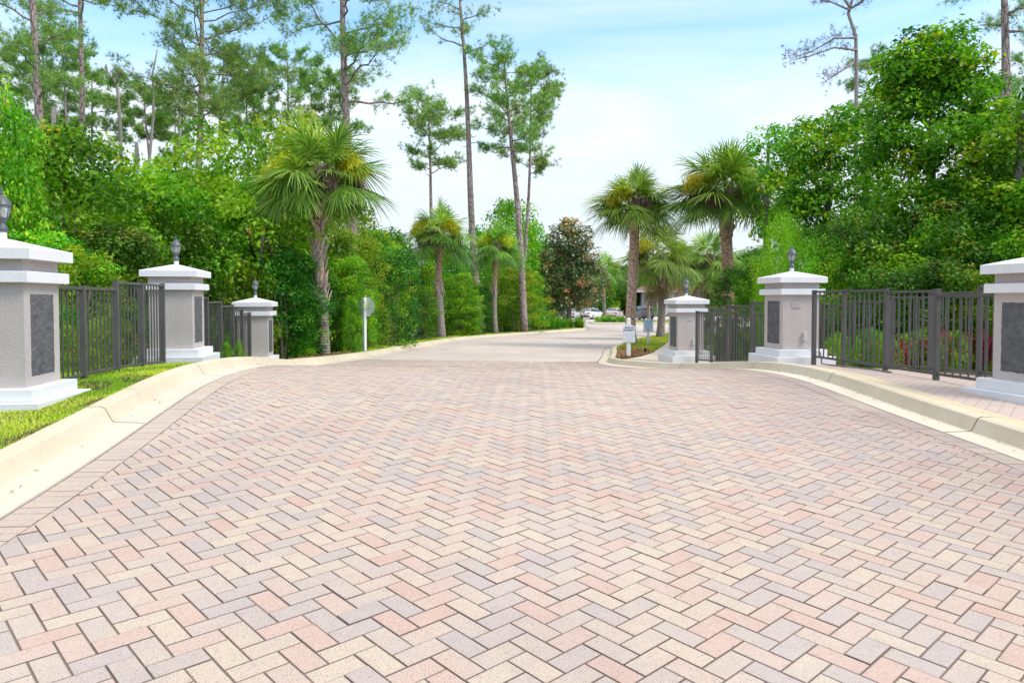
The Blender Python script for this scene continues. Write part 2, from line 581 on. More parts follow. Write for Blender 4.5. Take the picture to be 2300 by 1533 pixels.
# soldier course along both gutters
for P_, N_ in ((PL, NL), (PR, NR)):
    s = np.concatenate([[0], np.cumsum(np.linalg.norm(np.diff(P_ + N_ * (GE + 0.1), axis=0), axis=1))])
    Q0, Q1 = P_ + N_ * (GE + 0.010), P_ + N_ * (GE + 0.204)
    q = 0.0
    while q < s[-1] - 0.2:
        f0 = lambda Q, z: np.array([np.interp(z, s, Q[:, 0]), np.interp(z, s, Q[:, 1])])
        a, b, c, d = f0(Q0, q), f0(Q1, q), f0(Q1, q + W), f0(Q0, q + W)
        if y_lo < a[1] < PAVE_END - 0.1:
            add_paver([a, b, c, d], random.uniform(0.34, 0.46), 0.003, 0.0024)
        q += W
me = bpy.data.meshes.new('paving')
me.from_pydata(PV, [], PF)
a_ = me.attributes.new('tint', 'FLOAT', 'POINT'); a_.data.foreach_set('value', np.array(PT, np.float32))
a_ = me.attributes.new('grime', 'FLOAT', 'POINT'); a_.data.foreach_set('value', np.array(PG, np.float32))
a_ = me.attributes.new('edge', 'FLOAT', 'POINT'); a_.data.foreach_set('value', np.array(PE, np.float32))
me.materials.append(M['paver'])
me.update()
tag(link('paving', me), kind='structure')

# ---- joint sand below the pavers, concrete road beyond them
def road_sheet(name, mat, fl, fr, y0, y1, h, step=0.25, ncol=26, surf=G):
    yy = np.arange(y0, y1 + 1e-6, step)
    V = []
    for y in yy:
        xx = np.linspace(float(fl(y)), float(fr(y)), ncol)
        V.append(np.stack([xx, np.full(ncol, y), surf(xx, np.full(ncol, y)) + h], -1))
    V = np.array(V)
    n, k = V.shape[:2]
    ii = np.arange(n * k).reshape(n, k)
    Fs = np.stack([ii[:-1, :-1], ii[:-1, 1:], ii[1:, 1:], ii[1:, :-1]], -1).reshape(-1, 4)
    return tag(link(name, fast_mesh(name, V.reshape(-1, 3), Fs, mat, smooth=True)), kind='structure')


M['sand'] = mat_mottled('joint_sand', (0.19, 0.145, 0.12), (0.26, 0.20, 0.17), 6, 0.95, 0.5, 90, 0.004)
road_sheet('paving_bed', M['sand'], lambda y: bl0(y) - 0.005, lambda y: br0(y) + 0.005, y_lo, PAVE_END + 0.05, -0.0048)

t = NT('road_concrete')
tc = t.n('ShaderNodeTexCoord')
mp = t.n('ShaderNodeMapping')
mp.inputs['Rotation'].default_value = (0, 0, math.radians(-8))
mp.inputs['Scale'].default_value = (0.5, 0.12, 1)
t.l(tc.outputs['Object'], mp.inputs['Vector'])
st = t.noise(1.1, 7, 0.65, mp.outputs['Vector'])
n1 = t.noise(0.25, 6, 0.6)
c1 = t.ramp(n1, [(0.3, (0.465, 0.395, 0.35)), (0.5, (0.53, 0.455, 0.405)), (0.7, (0.575, 0.50, 0.45))])
c1 = t.mix(t.math('MULTIPLY', t.ramp(st, [(0.52, (0, 0, 0)), (0.72, (1, 1, 1))]), 0.5), c1, (0.30, 0.27, 0.27))
vor = t.n('ShaderNodeTexVoronoi', feature='DISTANCE_TO_EDGE', i_Scale=0.22)
t.l(tc.outputs['Object'], vor.inputs['Vector'])
c1 = t.mix(t.math('MULTIPLY', t.ramp(vor.outputs['Distance'], [(0.0, (1, 1, 1)), (0.012, (0, 0, 0))]), 0.45), c1, (0.3, 0.26, 0.24))
t.bump(t.noise(70, 4, 0.7), 0.2, 0.006)
M['road'] = t.base(c1, 0.85, 0.25)
road_sheet('road', M['road'], lambda y: bl0(y) - 0.01, lambda y: br0(y) + 0.01, PAVE_END, 58.0, 0.0, 0.25, 40)
V = []
yy = np.arange(58, 112.1, 1.5)
xx = np.linspace(4.2, 37, 30)
XX, YY = np.meshgrid(xx, yy)
ii = np.arange(XX.size).reshape(XX.shape)
Fs = np.stack([ii[:-1, :-1], ii[:-1, 1:], ii[1:, 1:], ii[1:, :-1]], -1).reshape(-1, 4)
tag(link('parking_lot', fast_mesh('parking_lot', np.stack([XX, YY, G(XX, YY) + 0.004], -1).reshape(-1, 3), Fs, M['road'])), kind='structure')

# ---- footway on the right: tan edging row, pink pavers under the fence, concrete beyond
t = NT('footway_pavers')
tc = t.n('ShaderNodeTexCoord')
mp = t.n('ShaderNodeMapping')
mp.inputs['Rotation'].default_value = (0, 0, math.radians(37))
t.l(tc.outputs['Object'], mp.inputs['Vector'])
bk = t.n('ShaderNodeTexBrick', i_Scale=1.0, i_Mortar_Size=0.006, i_Brick_Width=0.205, i_Row_Height=0.103)
bk.inputs['Color1'].default_value = (0.52, 0.40, 0.35, 1)
bk.inputs['Color2'].default_value = (0.46, 0.38, 0.35, 1)
bk.inputs['Mortar'].default_value = (0.24, 0.18, 0.16, 1)
t.l(mp.outputs['Vector'], bk.inputs['Vector'])
nn = t.noise(60, 3, 0.6)
c1 = t.mix(t.math('MULTIPLY', t.ramp(nn, [(0.4, (0, 0, 0)), (0.7, (1, 1, 1))]), 0.35), bk.outputs['Color'], (0.6, 0.52, 0.44))
t.bump(t.math('SUBTRACT', 1.0, bk.outputs['Fac']), 0.4, 0.006)
M['footway'] = t.base(c1, 0.85, 0.2)
t = NT('edging_pavers')
tc = t.n('ShaderNodeTexCoord')
mp = t.n('ShaderNodeMapping')
mp.inputs['Rotation'].default_value = (0, 0, math.radians(8))
t.l(tc.outputs['Object'], mp.inputs['Vector'])
bk = t.n('ShaderNodeTexBrick', offset=0.0, i_Scale=1.0, i_Mortar_Size=0.005, i_Brick_Width=0.5, i_Row_Height=0.105)
bk.inputs['Color1'].default_value = (0.60, 0.50, 0.33, 1)
bk.inputs['Color2'].default_value = (0.56, 0.46, 0.31, 1)
bk.inputs['Mortar'].default_value = (0.3, 0.24, 0.16, 1)
t.l(mp.outputs['Vector'], bk.inputs['Vector'])
t.bump(t.math('SUBTRACT', 1.0, bk.outputs['Fac']), 0.4, 0.006)
M['edging'] = t.base(bk.outputs['Color'], 0.85, 0.2)
M['walk'] = concrete('walk_concrete', (0.52, 0.45, 0.38), (0.58, 0.51, 0.43), (0.63, 0.56, 0.48))
road_sheet('footway_edging', M['edging'], lambda y: XR(y) + 0.022, lambda y: XR(y) + 0.26, -5, 15.0, 0.012, 0.25, 4, verge)
road_sheet('footway', M['footway'], lambda y: XR(y) + 0.262, lambda y: 8.0 - 0.13 * y + 0.25, -5, 15.0, 0.012, 0.25, 14, verge)


def walk_l(y): return np.interp(y, [15, 16, 17, 18, 19, 20.5, 23, 32, 45, 58], [3.8, 3.3, 2.7, 2.64, 2.96, 3.55, 4.4, 6.8, 10.5, 19.0])
def walk_r(y): return np.interp(y, [15, 18, 21, 23, 32, 45, 58], [6.3, 6.0, 6.1, 6.2, 8.6, 12.4, 21])


road_sheet('footpath', M['walk'], lambda y: np.maximum(walk_l(y), XR(y) + 0.022), walk_r, 15.001, 57, 0.014, 0.25, 10, verge)

# ---- bark mulch round the sign: one heap of chips
M['mulch'] = mat_leaf('bark_mulch', [(0.0, (0.10, 0.045, 0.022)), (0.5, (0.24, 0.12, 0.06)), (1.0, (0.40, 0.23, 0.13))], trans=0.0, rough=0.9, spec=0.1)
n = 26000
yy = RNG.uniform(17.3, 26.5, n)
lo, hi = XR(yy) + 0.03, np.minimum(walk_l(yy), XR(yy) + 2.2)
xx = lo + (hi - lo) * RNG.uniform(0, 1, n)
keep = (hi - lo > 0.05) & (RNG.uniform(0, 1, n) < (hi - lo) / 1.8) & (yy < 23.5 + 2.0 * (1 - (xx - lo) / np.maximum(hi - lo, .1)))
xx, yy, lo, hi = xx[keep], yy[keep], lo[keep], hi[keep]
n = len(xx)
hz = 0.05 * np.sin(PI * np.clip((xx - lo) / np.maximum(hi - lo, .1), 0, 1)) + RNG.uniform(0, 0.025, n)
C = np.stack([xx, yy, verge(xx, yy) + 0.012 + hz], -1)
a = RNG.uniform(0, 2 * PI, n)
D1 = np.stack([np.cos(a), np.sin(a), RNG.normal(0, 0.25, n)], -1) * RNG.uniform(0.02, 0.06, n)[:, None]
D2 = np.stack([-np.sin(a), np.cos(a), RNG.normal(0, 0.3, n)], -1) * RNG.uniform(0.008, 0.018, n)[:, None]
V = np.stack([C - D1, C + D2, C + D1, C - D2], 1).reshape(-1, 3)
Fs = np.arange(4 * n).reshape(n, 4)
tag(link('mulch', fast_mesh('mulch', V, Fs, M['mulch'], np.repeat(RNG.uniform(0, 1, n), 4))), kind='stuff')
# ----------------------------------------------------------------- gate pillars
def pillar_meshes(depth_down):
    """local axes: x to the right, y ahead; z = 0 at the underside of the upper white band"""
    out = {}
    w = 0.65
    m = MB(); m.box((0, 0, -0.46), (w, w, 0.92)); m.box((0, 0, 0.1525), (w - 0.004, w - 0.004, 0.105)); out['shaft'] = m
    m = MB(); m.rbox((0, 0, 0.05), (w + 0.14, w + 0.14, 0.10), 0.006); out['band'] = m
    m = MB()
    c = (w + 0.19) / 2
    v = [(-c, -c, .205), (c, -c, .205), (c, c, .205), (-c, c, .205), (-c, -c, .298), (c, -c, .298), (c, c, .298), (-c, c, .298),
         (-c + .006, -c + .006, .304), (c - .006, -c + .006, .304), (c - .006, c - .006, .304), (-c + .006, c - .006, .304),
         (-.05, -.05, .402), (.05, -.05, .402), (.05, .05, .402), (-.05, .05, .402)]
    f = [(3, 2, 1, 0)]
    for k in (0, 4, 8):
        for i in range(4): f.append((k + i, k + (i + 1) % 4, k + 4 + (i + 1) % 4, k + 4 + i))
    f.append((12, 13, 14, 15))
    m.add(v, f); out['cap'] = m
    m = MB()
    m.rbox((0, 0, -0.92 - 0.055), (w + 0.22, w + 0.22, 0.11), 0.008)
    m.rbox((0, 0, -1.03 - (0.11 + depth_down) / 2), (w + 0.40, w + 0.40, 0.11 + depth_down), 0.008)
    out['base'] = m
    return out


def plaque_mb(side):
    """rough grey panel framed by a thin recess line, on the face towards the road (side = +1 right, -1 left)"""
    m = MB()
    ny_, nz_ = 16, 26
    vs, fs = [], []
    rr = random.Random(side + 5)
    for i in range(ny_ + 1):
        for k in range(nz_ + 1):
            edge = i in (0, ny_) or k in (0, nz_)
            j = 0.0 if not edge else rr.uniform(-0.004, 0.004)
            x = side * (0.325 + (0.001 if edge else 0.008 + rr.uniform(-0.002, 0.003)))
            vs.append((x, -0.215 + 0.43 * i / ny_ + j, -0.83 + 0.73 * k / nz_ + j))
    for i in range(ny_):
        for k in range(nz_):
            a = i * (nz_ + 1) + k
            q = (a, a + nz_ + 1, a + nz_ + 2, a + 1)
            fs.append(q if side > 0 else q[::-1])
    m.add(vs, fs)
    return m


ROT = math.radians(7.8)
rv = np.array([math.cos(ROT), math.sin(ROT)])
fv = np.array([-math.sin(ROT), math.cos(ROT)])
PILLARS = [  # known corner (x, y), offset to the centre in half widths, underside of the band, side of the plaque, label
    ((-4.26, 6.47), (-1, 1), 1.525, 1, 'grey stucco gate pillar cut by the left edge of the photo, on the lawn'),
    ((-4.98, 11.55), (-1, 1), 1.526, 1, 'grey stucco gate pillar between two railings on the lawn side, lantern on its white cap'),
    ((-5.44, 16.5), (-1, 1), 1.013, 1, 'smallest grey stucco gate pillar on the lawn side, nearest the palm'),
    ((5.2, 8.0), (1, -1), 1.447, -1, 'grey stucco gate pillar cut by the right edge of the photo, on the pink footway'),
    ((4.55, 12.45), (1, 1), 1.455, -1, 'grey stucco gate pillar on the footway with a raised square, between two railings'),
    ((3.98, 17.75), (1, 1), 1.064, -1, 'farthest grey stucco gate pillar on the footway side, beside the mulch bed'),
]
PC = []
first = None
for i, (cn, of, zb, side, lab) in enumerate(PILLARS):
    c = np.array(cn) + rv * 0.325 * of[0] + fv * 0.325 * of[1]
    PC.append((c, zb))
    root = empty('gate_pillar', (c[0], c[1], zb), ROT, lab, 'pillar', 'gate pillars along the entrance drive')
    for nm, m in pillar_meshes(0.35).items():
        m.build(nm, M['stucco'] if nm == 'shaft' else M['white_paint'], root)
    plaque_mb(side).build('plaque', M['plaque'], root)
    if i in (4, 5):
        m = MB(); m.rbox((-0.09 if i == 4 else -0.02, -0.331, -0.165), (0.16 if i == 4 else 0.13, 0.012, 0.12 if i == 4 else 0.07), 0.004)
        if i == 4:
            for q, dx in enumerate((-0.13, -0.09, -0.05)):
                m.rbox((dx, -0.339, -0.165), (0.024, 0.008, 0.075), 0.002)
        m.build('number_tablet', M['stucco'], root)
        m = MB(); m.rbox((0.06, -0.352, -0.70), (0.062, 0.054, 0.15), 0.008); m.rbox((0.03, -0.342, -0.74), (0.03, 0.034, 0.06), 0.006)
        jb = m.build('junction_box', M['pvc'], root)
        m = MB()
        m.tube([(0.03, -0.345, -0.77), (0.03, -0.35, -0.80), (0.045, -0.37, -0.845), (0.09, -0.40, -0.90), (0.16, -0.44, -0.93), (0.26, -0.455, -0.95)], 0.011, 8)
        m.build('conduit', M['pvc'], jb, smooth=True)

# ----------------------------------------------------------------- lanterns on the caps
def make_lantern(loc, rz, label):
    root = empty('post_lantern', loc, rz, label, 'lantern', 'lanterns on the gate pillars')
    root.scale = (.87, .87, .94)
    s = 1.0
    m = MB(); m.lathe([(.0425, -.012), (.0425, .072)], 20); m.build('mounting_post', M['white_paint'], root, smooth=True, auto=0.6)
    m = MB(); m.lathe([(.050, .066), (.053, .07), (.053, .108), (.044, .122), (.030, .140), (.026, .152), (.034, .160), (.046, .172), (.052, .186), (.058, .190), (.058, .198), (.02, .199)], 24)
    m.build('collar', M['lantern'], root, smooth=True, auto=0.7)
    m = MB(); m.lathe([(.054, .196), (.064, .235), (.074, .275), (.080, .315), (.082, .322)], 24); m.build('glass', M['glass'], root, smooth=True)
    m = MB()
    for k in range(6):
        q = 2 * PI * k / 6 + 0.2
        m.tube([(math.cos(q) * rr_, math.sin(q) * rr_, z) for rr_, z in ((.058, .195), (.068, .235), (.078, .275), (.084, .320))], 0.0042, 6)
    for rr_, z in ((.060, .198), (.085, .318)):
        m.tube([(math.cos(q) * rr_, math.sin(q) * rr_, z) for q in np.linspace(0, 2 * PI, 25)], 0.005, 6)
    m.build('cage', M['lantern'], root, smooth=True)
    m = MB(); m.lathe([(.088, .316), (.094, .322), (.092, .332), (.080, .352), (.066, .378), (.046, .402), (.024, .418), (.014, .424), (.012, .434), (.019, .440), (.016, .450),
                       (.010, .456), (.013, .462), (.010, .472), (.004, .488), (.0015, .505)], 24)
    m.build('roof', M['lantern'], root, smooth=True, auto=0.8)
    m = MB(); m.lathe([(.012, .198), (.014, .225), (.02, .24), (.024, .26), (.02, .285), (.008, .298)], 12); m.build('bulb', M['bulb'], root, smooth=True)
    return root


LANT = {0: 'grey post lantern half cut off by the left edge of the photo',
        1: 'grey glass post lantern on the middle lawn pillar, in front of dark shrubs',
        2: 'small dark post lantern on the lawn pillar nearest the palm',
        4: 'grey glass post lantern on the footway pillar in front of light green bushes',
        5: 'dark post lantern on the far footway pillar, seen against the pale house and palms'}
for i, lab in LANT.items():
    c, zb = PC[i]
    make_lantern((c[0], c[1], zb + 0.402), random.uniform(0, 1), lab)

# a small box lies on the cap of the middle pillar on the lawn side
m = MB(); m.rbox((0, 0, 0.03), (0.11, 0.09, 0.06), 0.01)
c, zb = PC[1]
m2 = m.build('cap_box', M['pvc'], None, loc=(c[0] - 0.17, c[1] + 0.14, zb + 0.345))
m2.rotation_euler = (0.15, -0.2, 0.4)
tag(m2, 'small pale box lying on the white cap of the middle lawn pillar behind the lantern', 'box')


# ----------------------------------------------------------------- stepped metal railings
def railing(label, xf, stops, tops, foot, group='stepped metal railings between the pillars', picket=0.124, end_posts=True, leg=0.10):
    """panels between successive distances STOPS along the line x = xf(y); TOPS gives the rail height per panel; FOOT(x, y) the ground"""
    y0 = stops[0]
    root = empty('railing', (xf(y0), y0, foot(xf(y0), y0)), 0, label, 'railing', group)
    org = Vector(root.location)
    for i in range(len(stops)):                       # posts
        y = stops[i]
        if not end_posts and i in (0,): continue
        x = xf(y)
        zt = max(tops[max(0, i - 1)], tops[min(i, len(tops) - 1)]) + 0.004
        zb = foot(x, y) - 0.12
        m = MB()
        ang = math.atan2(xf(y) - xf(y + 1), 1.0)
        R_ = Matrix.Translation((x - org.x, y - org.y, -org.z)) @ Matrix.Rotation(ang, 4, 'Z')
        m.rbox((0, 0, (zt + zb) / 2), (0.06, 0.06, zt - zb), 0.004, R_)
        m.rbox((0, 0, zt + 0.004), (0.066, 0.066, 0.012), 0.003, R_)
        m.build('post', M['fence'], root)
    for i in range(len(stops) - 1):                   # panels: rails and pickets
        ya, yb = stops[i], stops[i + 1]
        A, B = Vector((xf(ya), ya, 0)), Vector((xf(yb), yb, 0))
        d = (B - A).normalized()
        L = (B - A).length
        ang = math.atan2(-d.x, d.y)
        zt = tops[i]
        za, zb = foot(A.x, A.y) + leg, foot(B.x, B.y) + leg
        m = MB()
        R_ = Matrix.Translation((A.x - org.x, A.y - org.y, -org.z)) @ Matrix.Rotation(ang, 4, 'Z')
        m.rbox((0, L / 2, zt - 0.016), (0.042, L - 0.062, 0.034), 0.004, R_)
        slope = math.atan2(zb - za, L)
        R2 = R_ @ Matrix.Translation((0, L / 2, (za + zb) / 2)) @ Matrix.Rotation(slope, 4, 'X')
        m.rbox((0, 0, 0), (0.036, L - 0.06, 0.034), 0.004, R2)
        n = max(2, int(round((L - 0.06) / picket)))
        for k in range(1, n):
            s = 0.03 + (L - 0.06) * k / n
            zl = za + (zb - za) * s / L
            m.box((0, s, (zl + zt - 0.03) / 2), (0.0165, 0.0165, zt - 0.03 - zl + 0.01), R_)
        m.build('panel', M['fence'], root)
    return root


foot_l = lambda x, y: vz(x, y) - 0.02
foot_r = lambda x, y: vz(x, y) + 0.012
railing('dark metal railing of four stepped panels on the lawn between the near and middle pillars', lambda y: -3.545 - .157 * y, [7.35, 8.4, 9.4, 10.35, 11.28],
        [1.52, 1.52, 1.607, 1.607], lambda x, y: min(vz(x, y), 0.50) - 0.0, leg=0.06)
railing('dark metal railing stepping downhill between the middle and far lawn pillars', lambda y: -4.28 - .09 * y, [12.45, 13.3, 14.1, 14.9, 15.6, 16.2],
        [1.414, 1.34, 1.26, 1.18, 1.09], lambda x, y: vz(x, y) - 0.04, leg=0.08)
railing('dark metal railing on the pink footway between the near and middle pillars', lambda y: 6.55 - .13 * y, [8.35, 9.31, 10.32, 11.33, 12.18],
        [1.437, 1.497, 1.518, 1.518], lambda x, y: 0.345, leg=0.10)
railing('dark metal railing stepping downhill on the footway between the middle and far pillars', lambda y: 6.55 - .125 * y, [13.5, 14.6, 15.7, 16.6, 17.48],
        [1.33, 1.255, 1.17, 1.095], lambda x, y: min(0.13, vz(x, y) + 0.03), leg=0.09)
st = [8.6 + 1.02 * k for k in range(13)]
railing('long dark metal railing along the garden side of the footway, seen through the nearer railing', lambda y: 8.1 - .13 * y, st,
        [1.62 - 0.062 * k - 0.0012 * k * k for k in range(12)], lambda x, y: min(vz(x, y), 0.36) + 0.0, leg=0.08)

# grey cable lying along the foot of the footway railing
m = MB()
pts = [(5.12, 12.3, 0.50), (5.02, 12.0, 0.44)]
for k, y in enumerate(np.arange(11.8, 9.9, -0.15)):
    x = 6.47 - .13 * y + 0.04 * math.sin(k * 0.9)
    pts.append((x, y, max(0.36 - 0.012 * k, vz(x, y) + 0.03)))
m.tube(pts, 0.012, 6)
tag(m.build('ground_cable', M['cable'], smooth=True), 'grey cable running from the pillar box along the foot of the footway railing', 'cable')


# ----------------------------------------------------------------- signs
def text_mesh(s, size, mat, parent, M4, name='lettering', ext=0.002, sx=1.0):
    cu = bpy.data.curves.new(name, 'FONT')
    cu.body = s; cu.size = size; cu.align_x = 'CENTER'; cu.align_y = 'CENTER'; cu.extrude = ext; cu.resolution_u = 2
    cu.offset = size * 0.028
    ob = bpy.data.objects.new(name, cu)
    col.objects.link(ob)
    dg = bpy.context.evaluated_depsgraph_get()
    me = bpy.data.meshes.new_from_object(ob.evaluated_get(dg))
    bpy.data.objects.remove(ob)
    bpy.data.curves.remove(cu)
    me.transform(M4 @ Matrix.Diagonal((sx, 1, 1, 1)))
    me.materials.clear(); me.materials.append(mat)
    o = bpy.data.objects.new(name, me)
    o.parent = parent
    col.objects.link(o)
    return o


UP = Matrix.Rotation(PI / 2, 4, 'X')       # text upright, facing the camera side (-y)

# back of a stop sign on a white post
d = 21.8
x = gx(818, d)
root = empty('stop_sign', (x, d, vz(x, d) - 0.02), math.radians(-30), 'grey back of an octagonal sign on a white post, half in the leaves', 'road sign')
m = MB(); m.rbox((0, 0, 0.78), (0.095, 0.095, 1.70), 0.006); m.build('post', M['white_paint'], root)
m = MB()
oc = [(0.33 * math.cos(PI / 8 + k * PI / 4) / math.cos(PI / 8) * 0.92, 0.305 * math.sin(PI / 8 + k * PI / 4) / math.cos(PI / 8) * 0.92) for k in range(8)]
m.prism(oc, -0.002, 0.002, Matrix.Translation((0.03, 0.056, 1.36)) @ Matrix.Rotation(PI / 2, 4, 'X'))
pnl = m.build('panel', M['sign_back'], root)
m = MB(); m.rbox((0.03, 0.05, 1.36), (0.05, 0.006, 0.40), 0.002); m.build('bracket', M['sign_back'], root)

# PRIVATE PROPERTY board
d = 19.5
x = gx(1412, d)
z0 = vz(x, d)
root = empty('notice_sign', (x, d, z0), math.radians(4), 'white PRIVATE PROPERTY notice board on a white post with a rotten foot in the mulch', 'sign')
m = MB(); m.rbox((0, 0, 0.55), (0.10, 0.10, 0.98), 0.006); m.add([(-.05, -.05, 1.04), (.05, -.05, 1.04), (.05, .05, 1.04), (-.05, .05, 1.04), (0, 0, 1.075)], [(0, 1, 4), (1, 2, 4), (2, 3, 4), (3, 0, 4)])
m.build('post', M['white_paint'], root)
m = MB(); m.rbox((0, 0, 0.02), (0.106, 0.106, 0.12), 0.012); m.build('rotten_foot', M['rust_wood'], root)
m = MB()
arch = [(-.165, .42), (.165, .42), (.165, .83), (.10, .875), (0.05, .89), (-.05, .89), (-.10, .875), (-.165, .83)]
m.prism([(a_, b_) for a_, b_ in arch], 0.0, 0.014, Matrix.Translation((0, -0.052, 0)) @ Matrix.Rotation(PI / 2, 4, 'X'))
pnl = m.build('panel', M['sign_white'], root)
m = MB()
for a, b in zip(arch, arch[1:] + arch[:1]):
    p, q = Vector((a[0] * .93, -0.069, .65 + (a[1] - .65) * .94)), Vector((b[0] * .93, -0.069, .65 + (b[1] - .65) * .94))
    m.tube([p, q], 0.0022, 4)
m.build('border_line', M['sign_grey'], pnl)
T = lambda px_, pz_, yy=-0.0678: Matrix.Translation((px_, yy, pz_)) @ UP
text_mesh('PRIVATE', 0.062, M['sign_navy'], pnl, T(0, .805))
text_mesh('PROPERTY', 0.062, M['sign_navy'], pnl, T(0, .742))
m = MB()
rr = random.Random(3)
for k, (z, w_) in enumerate(((.69, .17), (.655, .26), (.622, .255), (.589, .24), (.556, .19), (.523, .22), (.49, .23), (.457, .25))):
    xx0 = -w_ / 2
    while xx0 < w_ / 2:
        lw = rr.uniform(0.014, 0.034)
        m.box((xx0 + lw / 2, -0.0678, z), (lw, 0.002, 0.011))
        xx0 += lw + 0.009
tag(m.build('small_print', M['sign_grey'], pnl), kind='stuff')
for z in (.862, .435):
    m = MB(); m.lathe([(.006, -0.0), (.006, .012)], 8, (0, -0.072, z)); m.build('bolt', M['black'], pnl)

# TOW AWAY ZONE board
d = 29.5
x = gx(1456, d)
z0 = vz(x, d)
root = empty('tow_sign', (x, d, z0), math.radians(6), 'white and blue TOW AWAY ZONE sign on a thin post in the grass wedge', 'sign')
m = MB(); m.rbox((0, 0, 0.45), (0.09, 0.05, 1.1), 0.006); m.build('post', M['white_paint'], root)
m = MB(); m.rbox((0, -0.033, 0.735), (0.40, 0.012, 0.52), 0.005); pnl = m.build('panel', M['sign_white'], root)
text_mesh('TOW AWAY', 0.088, M['sign_blue'], pnl, T(0, .925, -0.0415), sx=0.82)
text_mesh('ZONE', 0.088, M['sign_blue'], pnl, T(0, .845, -0.0415), sx=0.85)
m = MB()
for k in range(5):
    z = .78 - k * 0.033
    xx0 = -0.16
    while xx0 < 0.15:
        lw = rr.uniform(0.02, 0.05)
        m.box((xx0 + lw / 2, -0.0405, z), (lw, 0.002, 0.021))
        xx0 += lw + 0.008
tag(m.build('small_print', M['sign_blue_pale'], pnl), kind='stuff')
m = MB()
for k, w_ in enumerate((.2, .14)):
    m.box((0, -0.0405, .585 - k * 0.035), (w_, 0.002, 0.022))
m.build('red_print', M['sign_red'], pnl)

# short black light post in the mulch
d = 22.3
x = gx(1450, d)
root = empty('path_light', (x, d, vz(x, d)), 0, 'short black path light standing in the mulch behind the notice board', 'path light')
m = MB(); m.lathe([(.028, -.05), (.028, .12)], 12); m.build('stake', M['black'], root, smooth=True, auto=.6)
m = MB(); m.lathe([(.03, .12), (.036, .125), (.036, .175), (.03, .18), (.01, .185)], 12); m.build('head', M['black'], root, smooth=True, auto=.6)


# ----------------------------------------------------------------- parked cars
def paint(name, c, rough=0.25):
    t = NT(name); t.base(c, rough, 0.5); t.b.inputs['Coat Weight'].default_value = 0.6; t.b.inputs['Coat Roughness'].default_value = 0.05
    return t.m


M['car_glass'] = paint('car_glass', (0.03, 0.035, 0.04), 0.08)
M['tyre'] = mat_mottled('tyre', (0.015, 0.015, 0.015), (0.025, 0.025, 0.025), 9, 0.8)
M['rim'] = paint('rim', (0.45, 0.46, 0.47), 0.3)
M['tail_red'] = paint('tail_red', (0.42, 0.02, 0.02), 0.2)
M['head_clear'] = paint('head_clear', (0.7, 0.72, 0.74), 0.1)
M['plate'] = mat_mottled('plate', (0.6, 0.6, 0.58), (0.7, 0.7, 0.68), 20, 0.5)
M['trim'] = mat_mottled('car_trim', (0.03, 0.03, 0.032), (0.05, 0.05, 0.052), 9, 0.6)


def loft(rows):
    """rows of equal length cross-sections -> (verts, faces), ends capped"""
    n = len(rows[0])
    vs = [p for r_ in rows for p in r_]
    fs = []
    for i in range(len(rows) - 1):
        for k in range(n):
            k2 = (k + 1) % n
            fs.append((i * n + k, i * n + k2, (i + 1) * n + k2, (i + 1) * n + k))
    fs.append(tuple(range(n - 1, -1, -1)))
    fs.append(tuple(range((len(rows) - 1) * n, len(rows) * n)))
    return vs, fs


def section(y, w, z0, z1, ws=None, rnd=0.12):
    """rounded cross-section of half width w at the sill, from z0 to z1, shoulder half width ws"""
    ws = ws or w
    h = z1 - z0
    p = [(w * .86, z0), (w, z0 + .12 * h), (w * 1.0, z0 + .45 * h), ((w + ws) / 2, z0 + .75 * h), (ws, z1 - rnd * h), (ws * .90, z1 - .02 * h), (ws * .5, z1 + .015 * h), (0, z1 + .02 * h)]
    return [(a, y, b) for a, b in p] + [(-a, y, b) for a, b in p[-2::-1]]


